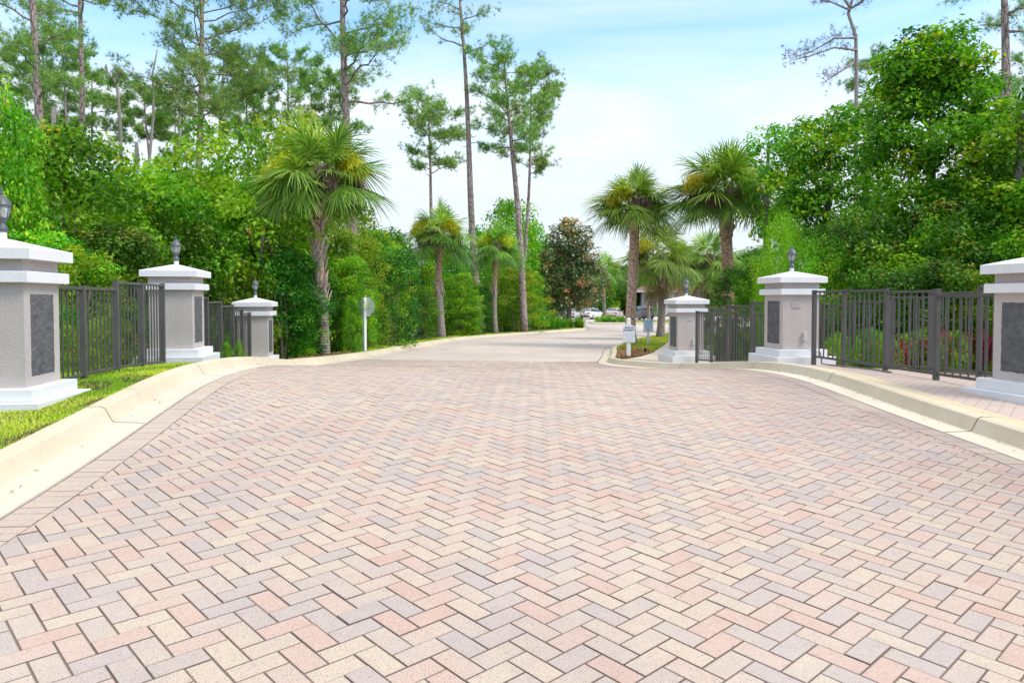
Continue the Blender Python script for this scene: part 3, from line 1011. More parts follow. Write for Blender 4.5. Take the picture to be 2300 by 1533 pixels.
def make_car(loc, rz, col_mat, label, suv=False):
    """nose towards +y; rear faces -y"""
    root = empty('parked_car', loc, rz, label, 'car', 'cars parked in the far lot')
    H = 0.18 if suv else 0.0
    st_ = [(-2.32, .76, .42, .84 + H, .72), (-2.27, .84, .32, .96 + H, .80), (-2.05, .89, .24, 1.04 + H, .84), (-1.45, .91, .20, 1.05 + H, .86), (-.6, .91, .20, .99 + H * .8, .87),
           (.5, .91, .20, .96 + H * .8, .87), (1.2, .90, .20, .93 + H * .7, .84), (1.8, .87, .22, .85 + H * .6, .78), (2.15, .80, .28, .74 + H * .5, .68), (2.3, .66, .36, .64 + H * .4, .55)]
    m = MB(); m.add(*loft([section(*s) for s in st_])); body = m.build('body', col_mat, root, smooth=True, auto=0.9)
    z1 = 1.44 + H * 1.3
    if suv:
        gh = [(-2.12, .74, .98 + H, 1.12 + H, .66), (-1.95, .79, .98 + H, z1 - .12, .62), (-1.55, .80, .98 + H, z1, .62), (-.2, .80, .95 + H, z1 + .02, .62), (.35, .80, .93 + H, z1 - .06, .62), (1.05, .76, .88 + H, .98 + H, .68)]
    else:
        gh = [(-1.98, .72, .96, 1.06, .68), (-1.35, .79, .96, z1 - .06, .60), (-.85, .80, .95, z1, .60), (-.1, .80, .93, z1, .60), (.35, .80, .92, z1 - .08, .60), (1.15, .76, .86, .95, .70)]
    m = MB(); m.add(*loft([section(*s, rnd=.1) for s in gh])); cab = m.build('window', M['car_glass'], root, smooth=True, auto=0.9)
    m = MB()
    rf = [s for s in gh[1:-1]]
    rows = []
    for (y, w, a, b, ws) in rf:
        rows.append([(ws * .99, y, b - .045), (ws * .9, y, b + .006), (ws * .5, y, b + .02), (0, y, b + .024), (-ws * .5, y, b + .02), (-ws * .9, y, b + .006), (-ws * .99, y, b - .045), (0, y, b - .06)])
    m.add(*loft(rows)); m.build('roof', col_mat, root, smooth=True, auto=0.9)
    for s in (-1, 1):
        for (i0, i1) in ((0, 1), (len(gh) - 2, len(gh) - 1)):
            a, b = gh[i0], gh[i1]
            m = MB(); m.tube([(s * a[4] * .97, a[0], a[3] - .01), (s * b[4] * .99, b[0], b[3] - .02)], 0.035, 6); m.build('window_pillar', col_mat, root, smooth=True)
        m = MB(); m.tube([(s * .80, -.25, .97 + H), (s * .63, -.3, z1 - .03)], 0.035, 6); m.build('window_pillar', col_mat, root, smooth=True)
    for s in (-1, 1):
        for y in (-1.38, 1.42):
            m = MB(); R_ = Matrix.Translation((s * .80, y, .33)) @ Matrix.Rotation(PI / 2, 4, 'Y')
            pr = [(.20, -.11), (.31, -.11), (.335, -.08), (.335, .08), (.31, .11), (.20, .11)]
            mm = MB(); mm.lathe(pr, 20); m.add([R_ @ Vector(v) for v in mm.v], mm.f)
            wh = m.build('wheel', M['tyre'], root, smooth=True, auto=0.6)
            m = MB(); mm = MB(); mm.lathe([(.03, -.113), (.19, -.112), (.205, -.1), (.205, .1), (.19, .112), (.03, .113)], 18); m.add([R_ @ Vector(v) for v in mm.v], mm.f)
            m.build('rim', M['rim'], wh, smooth=True, auto=0.6)
        m = MB(); m.rbox((s * .66, -2.275 + (.05 if suv else 0), .83 + H), (.34, .12, .15), 0.03); m.build('tail_light', M['tail_red'], root, smooth=True)
        m = MB(); m.rbox((s * .60, 2.18, .66 + H * .5), (.28, .14, .12), 0.03); m.build('head_light', M['head_clear'], root, smooth=True)
        m = MB(); m.rbox((s * .97, .62, .98 + H), (.16, .09, .12), 0.03); m.build('mirror', col_mat, root, smooth=True)
    m = MB(); m.rbox((0, -2.32, .40), (1.5, .1, .18), 0.03); m.build('rear_bumper', M['trim'], root, smooth=True)
    m = MB(); m.rbox((0, -2.355 + (.02 if suv else 0), .74 + H * .5), (.31, .02, .14), 0.004); m.build('number_plate', M['plate'], root)
    return root


P_w, P_s, P_b, P_g, P_k = (paint('white_paintwork', (.70, .71, .72)), paint('silver_paintwork', (.50, .52, .54), .3), paint('beige_paintwork', (.56, .48, .42), .3),
                           paint('grey_paintwork', (.10, .11, .12), .3), paint('dark_paintwork', (.04, .05, .05), .3))
cars = [(1230, 104, P_s, -25, 'silver car half hidden behind the leaves left of the magnolia', False), (1250, 97, P_k, -18, 'dark car behind the small tree at the left end of the parked row', True),
        (1286, 92, P_s, -14, 'silver sedan with red tail lights, left of the white sedan', False), (1332, 95, P_w, -32, 'white sedan parked slanted in the middle of the row', False),
        (1384, 97, P_b, -20, 'beige sedan behind the low hedge and the big palm trunk', False), (1446, 92, P_g, 10, 'dark grey hatchback right of the big palm trunk', True)]
for px, d, mt, rz, lab, suv in cars:
    x = gx(px, d)
    make_car((x, d + 1.5, Gf(x, d)), math.radians(rz), mt, lab, suv)

# ----------------------------------------------------------------- houses behind the lot
M['house_wall'] = mat_mottled('house_wall', (0.42, 0.40, 0.41), (0.48, 0.46, 0.47), 0.5, 0.9, 0.2, 30)
M['house_white'] = mat_mottled('house_trim', (0.72, 0.72, 0.72), (0.78, 0.78, 0.78), 2, 0.7)
t = NT('roof_tiles')
tc = t.n('ShaderNodeTexCoord')
wv = t.n('ShaderNodeTexWave', i_Scale=1.6, i_Distortion=0.6)
t.l(tc.outputs['Object'], wv.inputs['Vector'])
cc = t.mix(t.noise(2.5, 4), t.ramp(wv.outputs['Fac'], [(0.2, (0.14, 0.06, 0.045)), (0.8, (0.32, 0.16, 0.11))]), (0.36, 0.24, 0.18))
t.bump(wv.outputs['Fac'], 0.6, 0.08)
M['roof'] = t.base(cc, 0.85, 0.2)
M['window_glass'] = paint('window_glass', (0.05, 0.06, 0.07), 0.1)


def arched_window(parent, x, y, z, w, h, name='window'):
    """window with a fanlight, in a wall facing -y"""
    m = MB()
    m.box((x, y - .05, z + h / 2), (w + .24, .08, h + .2))
    fr = m.build(name, M['house_white'], parent)
    m = MB(); m.box((x, y - .095, z + h / 2), (w, .03, h))
    m.build('pane', M['window_glass'], fr)
    m = MB()
    m.prism([(w / 2 * math.cos(q) * 1.1, w / 2 * math.sin(q) * 1.1) for q in np.linspace(0, PI, 13)], 0, .06, Matrix.Translation((x, y - .02, z + h + .18)) @ Matrix.Rotation(PI / 2, 4, 'X'))
    m.build('fanlight', M['window_glass'], fr)
    m = MB()
    for k in range(1, 4): m.box((x, y - .118, z + h * k / 4), (w, .02, .05))
    m.box((x, y - .118, z + h / 2), (.05, .02, h))
    for q in (PI / 4, PI / 2, 3 * PI / 4): m.tube([(x, y - .09, z + h + .18), (x + w / 2 * math.cos(q), y - .09, z + h + .18 + w / 2 * math.sin(q))], .025, 4)
    m.build('glazing_bars', M['house_white'], fr)
    return fr


d = 122.0
x0, x1 = gx(1441, d), gx(1640, d)
zg = -1.25
hb = empty('stucco_house', (x0, d, zg), math.radians(-4), 'pale grey stucco house with a red tiled roof beyond the parked cars', 'house')
Lh = x1 - x0
m = MB(); m.box((2.6, 4, 1.9), (5.2, 8, 3.8)); m.box((5.2 + (Lh - 5.2) / 2, 4.6, 1.95), (Lh - 5.2, 8, 3.9)); m.box((12.2, 3.9, 2.6), (4.2, 7, 5.2)); m.build('wall', M['house_wall'], hb)
m = MB(); m.box((2.3, 3.9, 3.92), (6.4, 9.4, .24)); m.box((9.6, 4.4, 4.0), (8.2, 9.0, .2)); m.box((12.2, 3.8, 5.3), (4.8, 7.6, .22)); m.box((4.6, .5, 4.0), (1.1, 1.2, 3.6)); m.build('eaves', M['house_white'], hb)
m = MB()
for (a, b, c_, d_, z, hh) in ((-.9, 5.4, -.7, 8.6, 4.04, 1.6), (5.2, 14, -.2, 9.0, 4.1, 2.0), (9.7, 14.7, -.1, 7.6, 5.42, 1.4)):
    cx_, cy_ = (a + b) / 2, (c_ + d_) / 2
    m.add([(a, c_, z), (b, c_, z), (b, d_, z), (a, d_, z), (cx_ - .8, cy_, z + hh), (cx_ + .8, cy_, z + hh)], [(0, 1, 5, 4), (1, 2, 5), (2, 3, 4, 5), (3, 0, 4), (3, 2, 1, 0)])
m.build('roof', M['roof'], hb)
for x in (1.9, 6.9, 9.0): arched_window(hb, x, 0.0 if x < 5 else .6, .7, 1.15, 1.7)
arched_window(hb, 12.2, .4, .9, 1.4, 2.0)
m = MB()
for x in (3.9, 5.0, 14.6): m.tube([(x, -.2, 0), (x, -.2, 3.7)], [.2, .17], 12); m.box((x, -.2, 3.75), (.55, .55, .2)); m.box((x, -.2, .1), (.55, .55, .2))
m.build('porch_columns', M['house_white'], hb)

d = 118.0
zg = -1.3
hx = gx(905, d)
hb = empty('tall_house', (hx, d, zg), math.radians(6), 'pale grey two storey house glimpsed above the shrubs beside the second palm', 'house')
m = MB(); m.box((4, 4, 4.6), (8, 8, 9.2)); m.build('wall', M['house_white'], hb)
m = MB(); m.box((4, 4, 9.3), (9, 9, .25)); m.build('eaves', M['house_wall'], hb)
m = MB(); m.add([(-.6, -.6, 9.43), (8.6, -.6, 9.43), (8.6, 8.6, 9.43), (-.6, 8.6, 9.43), (4, 4, 11.4)], [(0, 1, 4), (1, 2, 4), (2, 3, 4), (3, 0, 4), (3, 2, 1, 0)]); m.build('roof', M['roof'], hb)
for x in (1.6, 4.2, 6.6): arched_window(hb, x, 0, 6.3, 1.1, 1.2)
# ----------------------------------------------------------------- plants
def unit(v): return v / np.maximum(np.linalg.norm(v, axis=-1, keepdims=True), 1e-9)


def leaf_quads(C, Nr, L, rng, ratio=0.6, fold=0.16, droop=0.35):
    n = len(C)
    t_ = rng.normal(0, 1, (n, 3)); t_[:, 2] -= droop
    Nr = unit(Nr)
    t_ = unit(t_ - Nr * np.sum(t_ * Nr, 1)[:, None])
    b_ = np.cross(Nr, t_)
    L = np.broadcast_to(L, (n,)) * rng.uniform(0.5, 1.35, n)
    l2, w2 = (L / 2)[:, None], (L * ratio / 2)[:, None]
    V = np.stack([C - t_ * l2, C + b_ * w2 + Nr * w2 * fold * 2, C + t_ * l2, C - b_ * w2 + Nr * w2 * fold * 2], 1).reshape(-1, 3)
    k = np.arange(n) * 4
    Fs = np.concatenate([np.stack([k, k + 1, k + 2], -1), np.stack([k, k + 2, k + 3], -1)])
    return V, Fs


def clump_leaves(rng, cen, rad, per, leaf, flat=0.75, ratio=0.6, tspread=0.13, fill=0.45, upb=0.5):
    """leaves gathered in clumps; every clump has a hue of its own and every leaf strays a little from it"""
    m = len(cen)
    rad = np.broadcast_to(rad, (m,))
    w = rad ** 2 / np.mean(rad ** 2)
    cnt = np.maximum(4, rng.poisson(per * w))
    ci = np.repeat(np.arange(m), cnt)
    n = len(ci)
    u = unit(rng.normal(0, 1, (n, 3)) + np.array([0, 0, 0.25]))
    rr = fill + (1 - fill) * rng.uniform(0, 1, n) ** 0.5
    rr *= rng.uniform(0.85, 1.2, n)
    C = cen[ci] + u * (rad[ci] * rr)[:, None] * np.array([1, 1, flat])
    Nr = u * 0.6 + np.array([0, 0, upb]) + rng.normal(0, 0.45, (n, 3))
    ct = np.clip(rng.normal(0.48, 0.22, m), 0.02, 0.95)
    tint = np.clip(ct[ci] + rng.normal(0, tspread, n), 0, 1)
    V, Fs = leaf_quads(C, Nr, leaf, rng, ratio)
    return V, Fs, np.repeat(tint, 4)


def envelope_clumps(rng, H, R, n, low=0.03, mid=0.42, power=2.0, rough=0.22, inner=0.25):
    f_ = rng.uniform(low, 1.0, n) ** 0.9
    env = np.clip(1 - np.abs((f_ - mid) / np.where(f_ > mid, 1.0 - mid + 0.03, mid + 0.28)) ** power, 0, 1) ** 0.5
    q = rng.uniform(0, 2 * PI, n)
    lob = 1 + rough * np.sin(q * 3 + rng.uniform(0, 6)) * rng.uniform(0.3, 1, n) + rng.normal(0, rough * 0.5, n)
    rr = np.where(rng.uniform(0, 1, n) < inner, rng.uniform(0.2, 0.8, n), rng.uniform(0.82, 1.0, n))
    x = R * env * lob * rr * np.cos(q)
    y = R * env * lob * rr * np.sin(q)
    return np.stack([x, y, f_ * H * 0.97], -1)


def stems(rng, H, R, n, r0, top=0.75):
    m = MB()
    for k in range(n):
        q = rng.uniform(0, 2 * PI)
        rr = R * rng.uniform(0.1, 0.5)
        h = H * rng.uniform(top * 0.7, top)
        b = np.array([math.cos(q), math.sin(q)]) * R * 0.08 * (n > 1)
        e_ = np.array([math.cos(q), math.sin(q)]) * rr
        pts = [(b[0] + (e_[0] - b[0]) * s ** 1.3 + rng.normal(0, .03), b[1] + (e_[1] - b[1]) * s ** 1.3 + rng.normal(0, .03), h * s - 0.1 * (s == 0)) for s in np.linspace(0, 1, 6)]
        m.tube(pts, list(np.linspace(r0, r0 * 0.3, 6)), 6)
        for _ in range(3):
            s = rng.uniform(0.3, 0.9)
            p = Vector(pts[int(s * 5)])
            q2 = rng.uniform(0, 2 * PI)
            ln = R * rng.uniform(0.4, 0.75)
            m.tube([p, p + Vector((math.cos(q2) * ln * .5, math.sin(q2) * ln * .5, ln * .35)), p + Vector((math.cos(q2) * ln, math.sin(q2) * ln, ln * .55))], [r0 * .4, r0 * .25, r0 * .1], 5)
    return m


GREEN = [(0.0, (0.026, 0.104, 0.005)), (0.3, (0.061, 0.237, 0.009)), (0.55, (0.134, 0.389, 0.013)), (0.8, (0.288, 0.587, 0.018)), (0.96, (0.535, 0.701, 0.027)), (1.0, (0.676, 0.569, 0.027))]
LIGHT = [(0.0, (0.046, 0.179, 0.005)), (0.35, (0.131, 0.357, 0.010)), (0.65, (0.263, 0.522, 0.015)), (0.9, (0.416, 0.633, 0.024)), (1.0, (0.587, 0.577, 0.033))]
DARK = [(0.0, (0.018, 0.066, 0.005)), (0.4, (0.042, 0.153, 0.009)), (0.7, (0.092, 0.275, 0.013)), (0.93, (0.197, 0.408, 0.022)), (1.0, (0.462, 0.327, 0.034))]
OLIVE = [(0.0, (0.049, 0.137, 0.007)), (0.35, (0.134, 0.291, 0.011)), (0.65, (0.268, 0.427, 0.016)), (0.9, (0.460, 0.513, 0.023)), (1.0, (0.677, 0.410, 0.035))]
M['leaf_green'] = mat_leaf('leaf_green', GREEN, 0.45)
M['leaf_light'] = mat_leaf('leaf_light', LIGHT, 0.4)
M['leaf_bright'] = mat_leaf('leaf_bright', [(p, tuple(min(.8, v * 1.3) for v in c)) for p, c in LIGHT], 0.45)
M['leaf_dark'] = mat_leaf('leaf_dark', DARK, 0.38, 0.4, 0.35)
M['leaf_olive'] = mat_leaf('leaf_olive', OLIVE, 0.45)
M['leaf_magnolia'] = mat_leaf('leaf_magnolia', [(0.0, (0.061, 0.106, 0.037)), (0.45, (0.165, 0.230, 0.073)), (0.62, (0.370, 0.356, 0.139)), (0.72, (0.744, 0.250, 0.139)), (0.85, (0.750, 0.418, 0.092)), (1.0, (0.750, 0.668, 0.139))], 0.1, 0.3, 0.5)
M['needles'] = mat_leaf('pine_needles', [(0.0, (0.084, 0.186, 0.047)), (0.45, (0.213, 0.385, 0.088)), (0.8, (0.424, 0.586, 0.138)), (1.0, (0.750, 0.710, 0.275))], 0.3, 0.5, 0.2)
M['needles_brown'] = mat_leaf('brown_needles', [(0.0, (0.10, 0.06, 0.03)), (1.0, (0.28, 0.17, 0.10))], 0.15)
M['palm_leaf'] = mat_leaf('palm_leaf', [(0.0, (0.073, 0.160, 0.023)), (0.4, (0.197, 0.346, 0.047)), (0.75, (0.399, 0.532, 0.095)), (0.93, (0.722, 0.745, 0.187)), (1.0, (0.750, 0.750, 0.113))], 0.3, 0.4, 0.4)
M['palm_flower'] = mat_leaf('palm_flower', [(0.0, (0.431, 0.392, 0.014)), (0.6, (0.661, 0.604, 0.021)), (1.0, (0.750, 0.750, 0.071))], 0.3)
M['palm_seed'] = mat_leaf('palm_seed', [(0.0, (0.10, 0.06, 0.045)), (0.6, (0.22, 0.14, 0.11)), (1.0, (0.36, 0.27, 0.22))], 0.1, 0.8)
M['palm_dead'] = mat_leaf('palm_dead', [(0.0, (0.16, 0.09, 0.04)), (0.6, (0.30, 0.18, 0.09)), (1.0, (0.45, 0.30, 0.14))], 0.15, 0.8)
M['boot'] = mat_mottled('palm_boots', (0.33, 0.25, 0.195), (0.56, 0.46, 0.385), 7, 0.9, 0.4, 50)
t = NT('palm_trunk')
wv = t.n('ShaderNodeTexWave', bands_direction='Z', i_Scale=4.2, i_Distortion=2.5)
tc = t.n('ShaderNodeTexCoord'); t.l(tc.outputs['Object'], wv.inputs['Vector'])
n1 = t.noise(5, 6, 0.7)
cc = t.ramp(n1, [(0.3, (0.20, 0.165, 0.135)), (0.55, (0.33, 0.29, 0.25)), (0.72, (0.24, 0.27, 0.19))])
cc = t.mix(t.math('MULTIPLY', t.ramp(wv.outputs['Fac'], [(0.0, (1, 1, 1)), (0.25, (0, 0, 0))]), 0.5), cc, (0.12, 0.09, 0.07))
t.bump(wv.outputs['Fac'], 0.4, 0.03)
M['palm_trunk'] = t.base(cc, 0.9, 0.15)
t = NT('palm_rust')
tc = t.n('ShaderNodeTexCoord')
mp = t.n('ShaderNodeMapping'); mp.inputs['Scale'].default_value = (1, 1, 0.55); t.l(tc.outputs['Object'], mp.inputs['Vector'])
vo = t.n('ShaderNodeTexVoronoi', feature='DISTANCE_TO_EDGE', i_Scale=11.0); t.l(mp.outputs['Vector'], vo.inputs['Vector'])
cc = t.ramp(t.noise(2.2, 6, 0.7), [(0.3, (0.50, 0.28, 0.17)), (0.5, (0.62, 0.42, 0.30)), (0.7, (0.55, 0.46, 0.39))])
cc = t.mix(t.ramp(vo.outputs['Distance'], [(0.02, (1, 1, 1)), (0.10, (0, 0, 0))]), cc, (0.20, 0.11, 0.075))
t.bump(vo.outputs['Distance'], 0.7, 0.05)
M['palm_rust'] = t.base(cc, 0.95, 0.1)
t = NT('pine_bark')
tc = t.n('ShaderNodeTexCoord')
mp = t.n('ShaderNodeMapping'); mp.inputs['Scale'].default_value = (1, 1, 0.25); t.l(tc.outputs['Object'], mp.inputs['Vector'])
vo = t.n('ShaderNodeTexVoronoi', feature='DISTANCE_TO_EDGE', i_Scale=9.0); t.l(mp.outputs['Vector'], vo.inputs['Vector'])
cc = t.ramp(t.noise(2.5, 6, 0.65), [(0.3, (0.28, 0.215, 0.195)), (0.6, (0.45, 0.365, 0.34)), (0.75, (0.52, 0.45, 0.42))])
cc = t.mix(t.ramp(vo.outputs['Distance'], [(0.02, (1, 1, 1)), (0.12, (0, 0, 0))]), cc, (0.13, 0.09, 0.075))
t.bump(vo.outputs['Distance'], 0.5, 0.04)
M['pine_bark'] = t.base(cc, 0.95, 0.1)
M['bark'] = mat_mottled('bark', (0.13, 0.10, 0.08), (0.24, 0.20, 0.165), 6, 0.95, 0.5, 30, 0.02)
M['dead_wood'] = mat_mottled('dead_wood', (0.26, 0.225, 0.205), (0.38, 0.34, 0.31), 5, 0.95, 0.4, 30, 0.02)


def crown_mesh(name, seed, H, R, nclump, per, leaf, crad, mat, **kw):
    rng = np.random.default_rng(seed)
    ekw = {k: kw[k] for k in ('low', 'mid', 'power', 'rough', 'inner') if k in kw}
    lkw = {k: kw[k] for k in ('flat', 'ratio', 'tspread', 'fill', 'upb') if k in kw}
    cen = envelope_clumps(rng, H, R, nclump, **ekw)
    V, Fs, tt = clump_leaves(rng, cen, crad * rng.uniform(0.6, 1.35, nclump), per, leaf, **lkw)
    return fast_mesh(name, V, Fs, mat, tt)


VAR = {}          # variant -> (list of (trunk mesh, crown mesh), H, R)


def make_variant(key, n, H, R, nclump, per, leaf, crad, mat, nst, r0, part='crown', **kw):
    lst = []
    for k in range(n):
        rng = np.random.default_rng(100 + k)
        ms = stems(rng, H, R, nst, r0)
        me = bpy.data.meshes.new('trunk')
        me.from_pydata(ms.v, [], ms.f)
        me.materials.append(M['bark'])
        me.polygons.foreach_set('use_smooth', [True] * len(me.polygons))
        cm = crown_mesh(part, 31 * k + sum(map(ord, key)), H, R, nclump, per, leaf, crad, mat, **kw)
        lst.append((me, cm))
    VAR[key] = (lst, H, R, part)


make_variant('broad', 3, 5.0, 1.7, 150, 78, 0.125, 0.42, M['leaf_green'], 3, 0.07, mid=0.5)
make_variant('feather', 3, 5.0, 1.7, 190, 110, 0.11, 0.38, M['leaf_light'], 3, 0.05, mid=0.45, ratio=0.46, flat=0.65)
make_variant('myrtle', 2, 3.4, 1.5, 300, 125, 0.055, 0.30, M['leaf_light'], 5, 0.03, mid=0.4, rough=0.34, flat=1.15, ratio=0.42)
make_variant('low', 3, 1.7, 1.1, 70, 85, 0.075, 0.27, M['leaf_green'], 4, 0.02, part='foliage', mid=0.35)
make_variant('loose', 2, 5.0, 1.6, 80, 60, 0.12, 0.36, M['leaf_light'], 2, 0.06, mid=0.62, low=0.3, rough=0.35)
make_variant('far', 3, 9.0, 3.3, 150, 70, 0.27, 0.85, M['leaf_green'], 1, 0.18, mid=0.5, low=0.06)

COUNT = {}


def plant(name, key, px, d, top, wide, label, mat=None, group=None, cat=None, rz=None, x=None):
    """one tree or bush standing at distance d under the photograph column px, top at row TOP, WIDE columns across"""
    lst, H, R, part = VAR[key]
    i = COUNT[key] = COUNT.get(key, -1) + 1
    tm, cm = lst[i % len(lst)]
    x = gx(px, d) if x is None else x
    z = vz(x, d) - 0.08 if not in_road(x, d) else Gf(x, d)
    hz = gzz(top, d) - z
    sz = hz / H
    sxy = wide / F_PX * d / 2 / R
    rr = random.Random(i * 7 + len(key))
    root = empty(name, (x, d, z), rr.uniform(0, 6.28) if rz is None else rz, label, cat or name.replace('_', ' '), group)
    root.scale = (sxy, sxy, sz)
    o1 = link('trunk' if part == 'crown' else 'stems', tm, root)
    o2 = link(part, cm, root)
    if mat:
        o2.material_slots[0].link = 'OBJECT'
        o2.material_slots[0].material = M[mat]
    return root


def blob_leaves(seed, blobs, leaf, dens, crad, **kw):
    """clumps spread over the surfaces of ellipsoids [(x, y, z, rx, ry, rz)]"""
    rng = np.random.default_rng(seed)
    cen, per = [], kw.pop('per', 70)
    for (x, y, z, rx, ry, rz) in blobs:
        n = max(4, int(dens * (rx * ry + rx * rz + ry * rz) / 3))
        u = unit(rng.normal(0, 1, (n, 3)))
        k = np.where(rng.uniform(0, 1, n) < 0.25, rng.uniform(0.3, 0.8, n), rng.uniform(0.8, 1.1, n))[:, None]
        cen.append(np.array([x, y, z]) + u * k * np.array([rx, ry, rz]))
    cen = np.concatenate(cen)
    return clump_leaves(rng, cen, crad * rng.uniform(0.6, 1.4, len(cen)), per, leaf, **kw)


# ---- woods on the left
WL = 'leafy trees crowding behind the lawn railing'
plant('maple_tree', 'broad', -22, 12.5, 186, 215, 'light green big-leaved tree at the left edge of the photo above the cut pillar', 'leaf_light', WL, 'tree')
plant('leafy_tree', 'broad', 165, 14.5, 292, 330, 'rounded bright green tree behind the near lawn railing, sky showing through its top', None, WL, 'tree')
plant('leafy_tree', 'broad', 345, 17.0, 372, 300, 'lower green tree directly behind the middle lawn pillar lantern', 'leaf_green', WL, 'tree')
plant('slender_tree', 'loose', 505, 18.5, 285, 300, 'yellow-green loose-crowned tree with a pale slanting stem, left of the big palm', 'leaf_light', WL, 'tree')
plant('leafy_tree', 'broad', 640, 23.5, 268, 250, 'tall green tree whose top shows behind the crown of the nearest palm', 'leaf_olive', WL, 'tree')
plant('leafy_tree', 'broad', 60, 18.5, 330, 300, 'green tree filling the gap between the edge tree and the rounded bright tree', 'leaf_green', WL, 'tree')
plant('leafy_tree', 'feather', 250, 20.5, 395, 330, 'olive green tree between the rounded bright tree and the middle lantern', 'leaf_olive', WL, 'tree')
plant('leafy_tree', 'broad', 425, 21.5, 372, 300, 'green tree behind the yellow-green loose tree', 'leaf_olive', WL, 'tree')
plant('leafy_tree', 'broad', 560, 22.0, 400, 260, 'green tree between the yellow-green loose tree and the nearest palm', 'leaf_green', WL, 'tree')
SH = 'dark shrubs along the lawn railing'
for px, d, top, w, mt, lab in (
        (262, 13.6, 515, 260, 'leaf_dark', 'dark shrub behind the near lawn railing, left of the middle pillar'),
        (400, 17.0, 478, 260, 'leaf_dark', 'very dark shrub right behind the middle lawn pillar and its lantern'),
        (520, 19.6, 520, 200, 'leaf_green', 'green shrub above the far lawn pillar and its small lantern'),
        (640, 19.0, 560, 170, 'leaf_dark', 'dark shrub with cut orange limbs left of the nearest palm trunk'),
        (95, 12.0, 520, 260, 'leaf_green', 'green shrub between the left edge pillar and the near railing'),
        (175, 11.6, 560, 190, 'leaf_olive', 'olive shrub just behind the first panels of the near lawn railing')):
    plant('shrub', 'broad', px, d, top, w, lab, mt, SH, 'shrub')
plant('yellow_shrub', 'low', 556, 18.4, 612, 150, 'yellow-green low shrub just behind the far lawn pillar', 'leaf_olive', None, 'shrub')
plant('yellow_shrub', 'low', 488, 17.6, 625, 110, 'small olive shrub between the middle and far lawn pillars', 'leaf_olive', None, 'shrub')
LOWW = 'undergrowth plants behind the lawn railing'
for px, d, top, w, mt in ((165, 9.6, 735, 95, 'leaf_olive'), (215, 10.2, 722, 95, 'leaf_light'), (262, 11.0, 712, 90, 'leaf_olive'), (310, 11.8, 690, 90, 'leaf_green'), (355, 12.8, 690, 80, 'leaf_green'),
                          (190, 12.0, 700, 110, 'leaf_green'), (140, 10.8, 690, 95, 'leaf_green'), (475, 14.4, 720, 70, 'leaf_dark')):
    plant('undergrowth_plant', 'low', px, d, top, w, 'low leafy undergrowth plant seen through the bars of the lawn railings', mt, LOWW, 'plant')
DR = 'shrubs round the nearest palm and the stop sign'
for px, d, top, w, key, mt, lab in (
        (650, 20.3, 610, 130, 'feather', 'leaf_green', 'drooping green shrub left of the nearest palm trunk, hanging to the kerb'),
        (700, 21.5, 585, 120, 'broad', 'leaf_dark', 'dark drooping shrub right behind the nearest palm trunk'),
        (775, 22.6, 578, 150, 'feather', 'leaf_light', 'bright feathery shrub between the nearest palm and the stop sign'),
        (745, 23.4, 640, 120, 'feather', 'leaf_olive', 'olive feathery shrub low beside the nearest palm'),
        (788, 21.3, 664, 44, 'feather', 'leaf_light', 'light feathery branch hanging over the left half of the stop sign'),
        (795, 24.0, 520, 150, 'feather', 'leaf_olive', 'tall olive shrub under the right fronds of the nearest palm'),
        (880, 26.5, 552, 130, 'broad', 'leaf_dark', 'dark upright shrub right of the stop sign'),
        (862, 27.8, 520, 110, 'feather', 'leaf_green', 'green shrub behind the dark upright one right of the stop sign'),
        (925, 33.0, 640, 110, 'broad', 'leaf_dark', 'low dark shrub at the kerb left of the second palm')):
    plant('shrub', key, px, d, top, w, lab, mt, DR, 'shrub')
RK = 'shrubs along the far kerb between the palms'
for px, d, top, w, key, mt, lab in (
        (945, 40.0, 598, 110, 'broad', 'leaf_green', 'green shrub directly left of the second palm trunk'),
        (1030, 42.0, 612, 110, 'feather', 'leaf_light', 'light green shrub between the second and third palms'),
        (1035, 41.0, 668, 90, 'broad', 'leaf_olive', 'rounded olive shrub low between the second and third palms'),
        (1072, 45.5, 640, 80, 'feather', 'leaf_dark', 'dark shrub just left of the third palm trunk'),
        (1160, 50.0, 600, 130, 'feather', 'leaf_olive', 'olive rounded shrub right of the third palm trunk'),
        (1135, 52.0, 560, 100, 'feather', 'leaf_green', 'green shrub behind the third palm'),
        (1168, 55.0, 660, 90, 'broad', 'leaf_olive', 'low olive shrub at the kerb right of the third palm'),
        (985, 47.0, 560, 120, 'far', 'leaf_green', 'taller green tree behind the second palm trunk')):
    plant('shrub' if key != 'far' else 'leafy_tree', key, px, d, top, w, lab, mt, RK, 'shrub' if key != 'far' else 'tree')
plant('round_tree', 'broad', 1238, 66.0, 618, 95, 'small round green tree with a dark stem in front of the parked cars', 'leaf_green', None, 'tree')
for px, top, w in ((1222, 545, 110), (1338, 585, 90), (1260, 575, 90)):
    plant('background_tree', 'far', px, 119.0 + px % 7, top, w, 'leafy green tree in the gap beside and behind the dark magnolia', 'leaf_green', 'trees beside the magnolia', 'tree')
BK = 'trees far behind the shrubs on the left'
for px, d, top, w, mt in ((80, 34, 395, 300, 'leaf_olive'), (300, 36, 400, 320, 'leaf_green'), (480, 37, 405, 300, 'leaf_olive'), (620, 40, 390, 240, 'leaf_green'), (760, 42, 455, 210, 'leaf_olive'),
                          (850, 52, 520, 190, 'leaf_green'), (905, 60, 590, 120, 'leaf_dark'), (1010, 72, 560, 150, 'leaf_green'), (1090, 76, 520, 150, 'leaf_green')):
    plant('background_tree', 'far', px, d, top, w, 'green background tree closing the gaps behind the shrubs left of the road', mt, BK, 'tree')
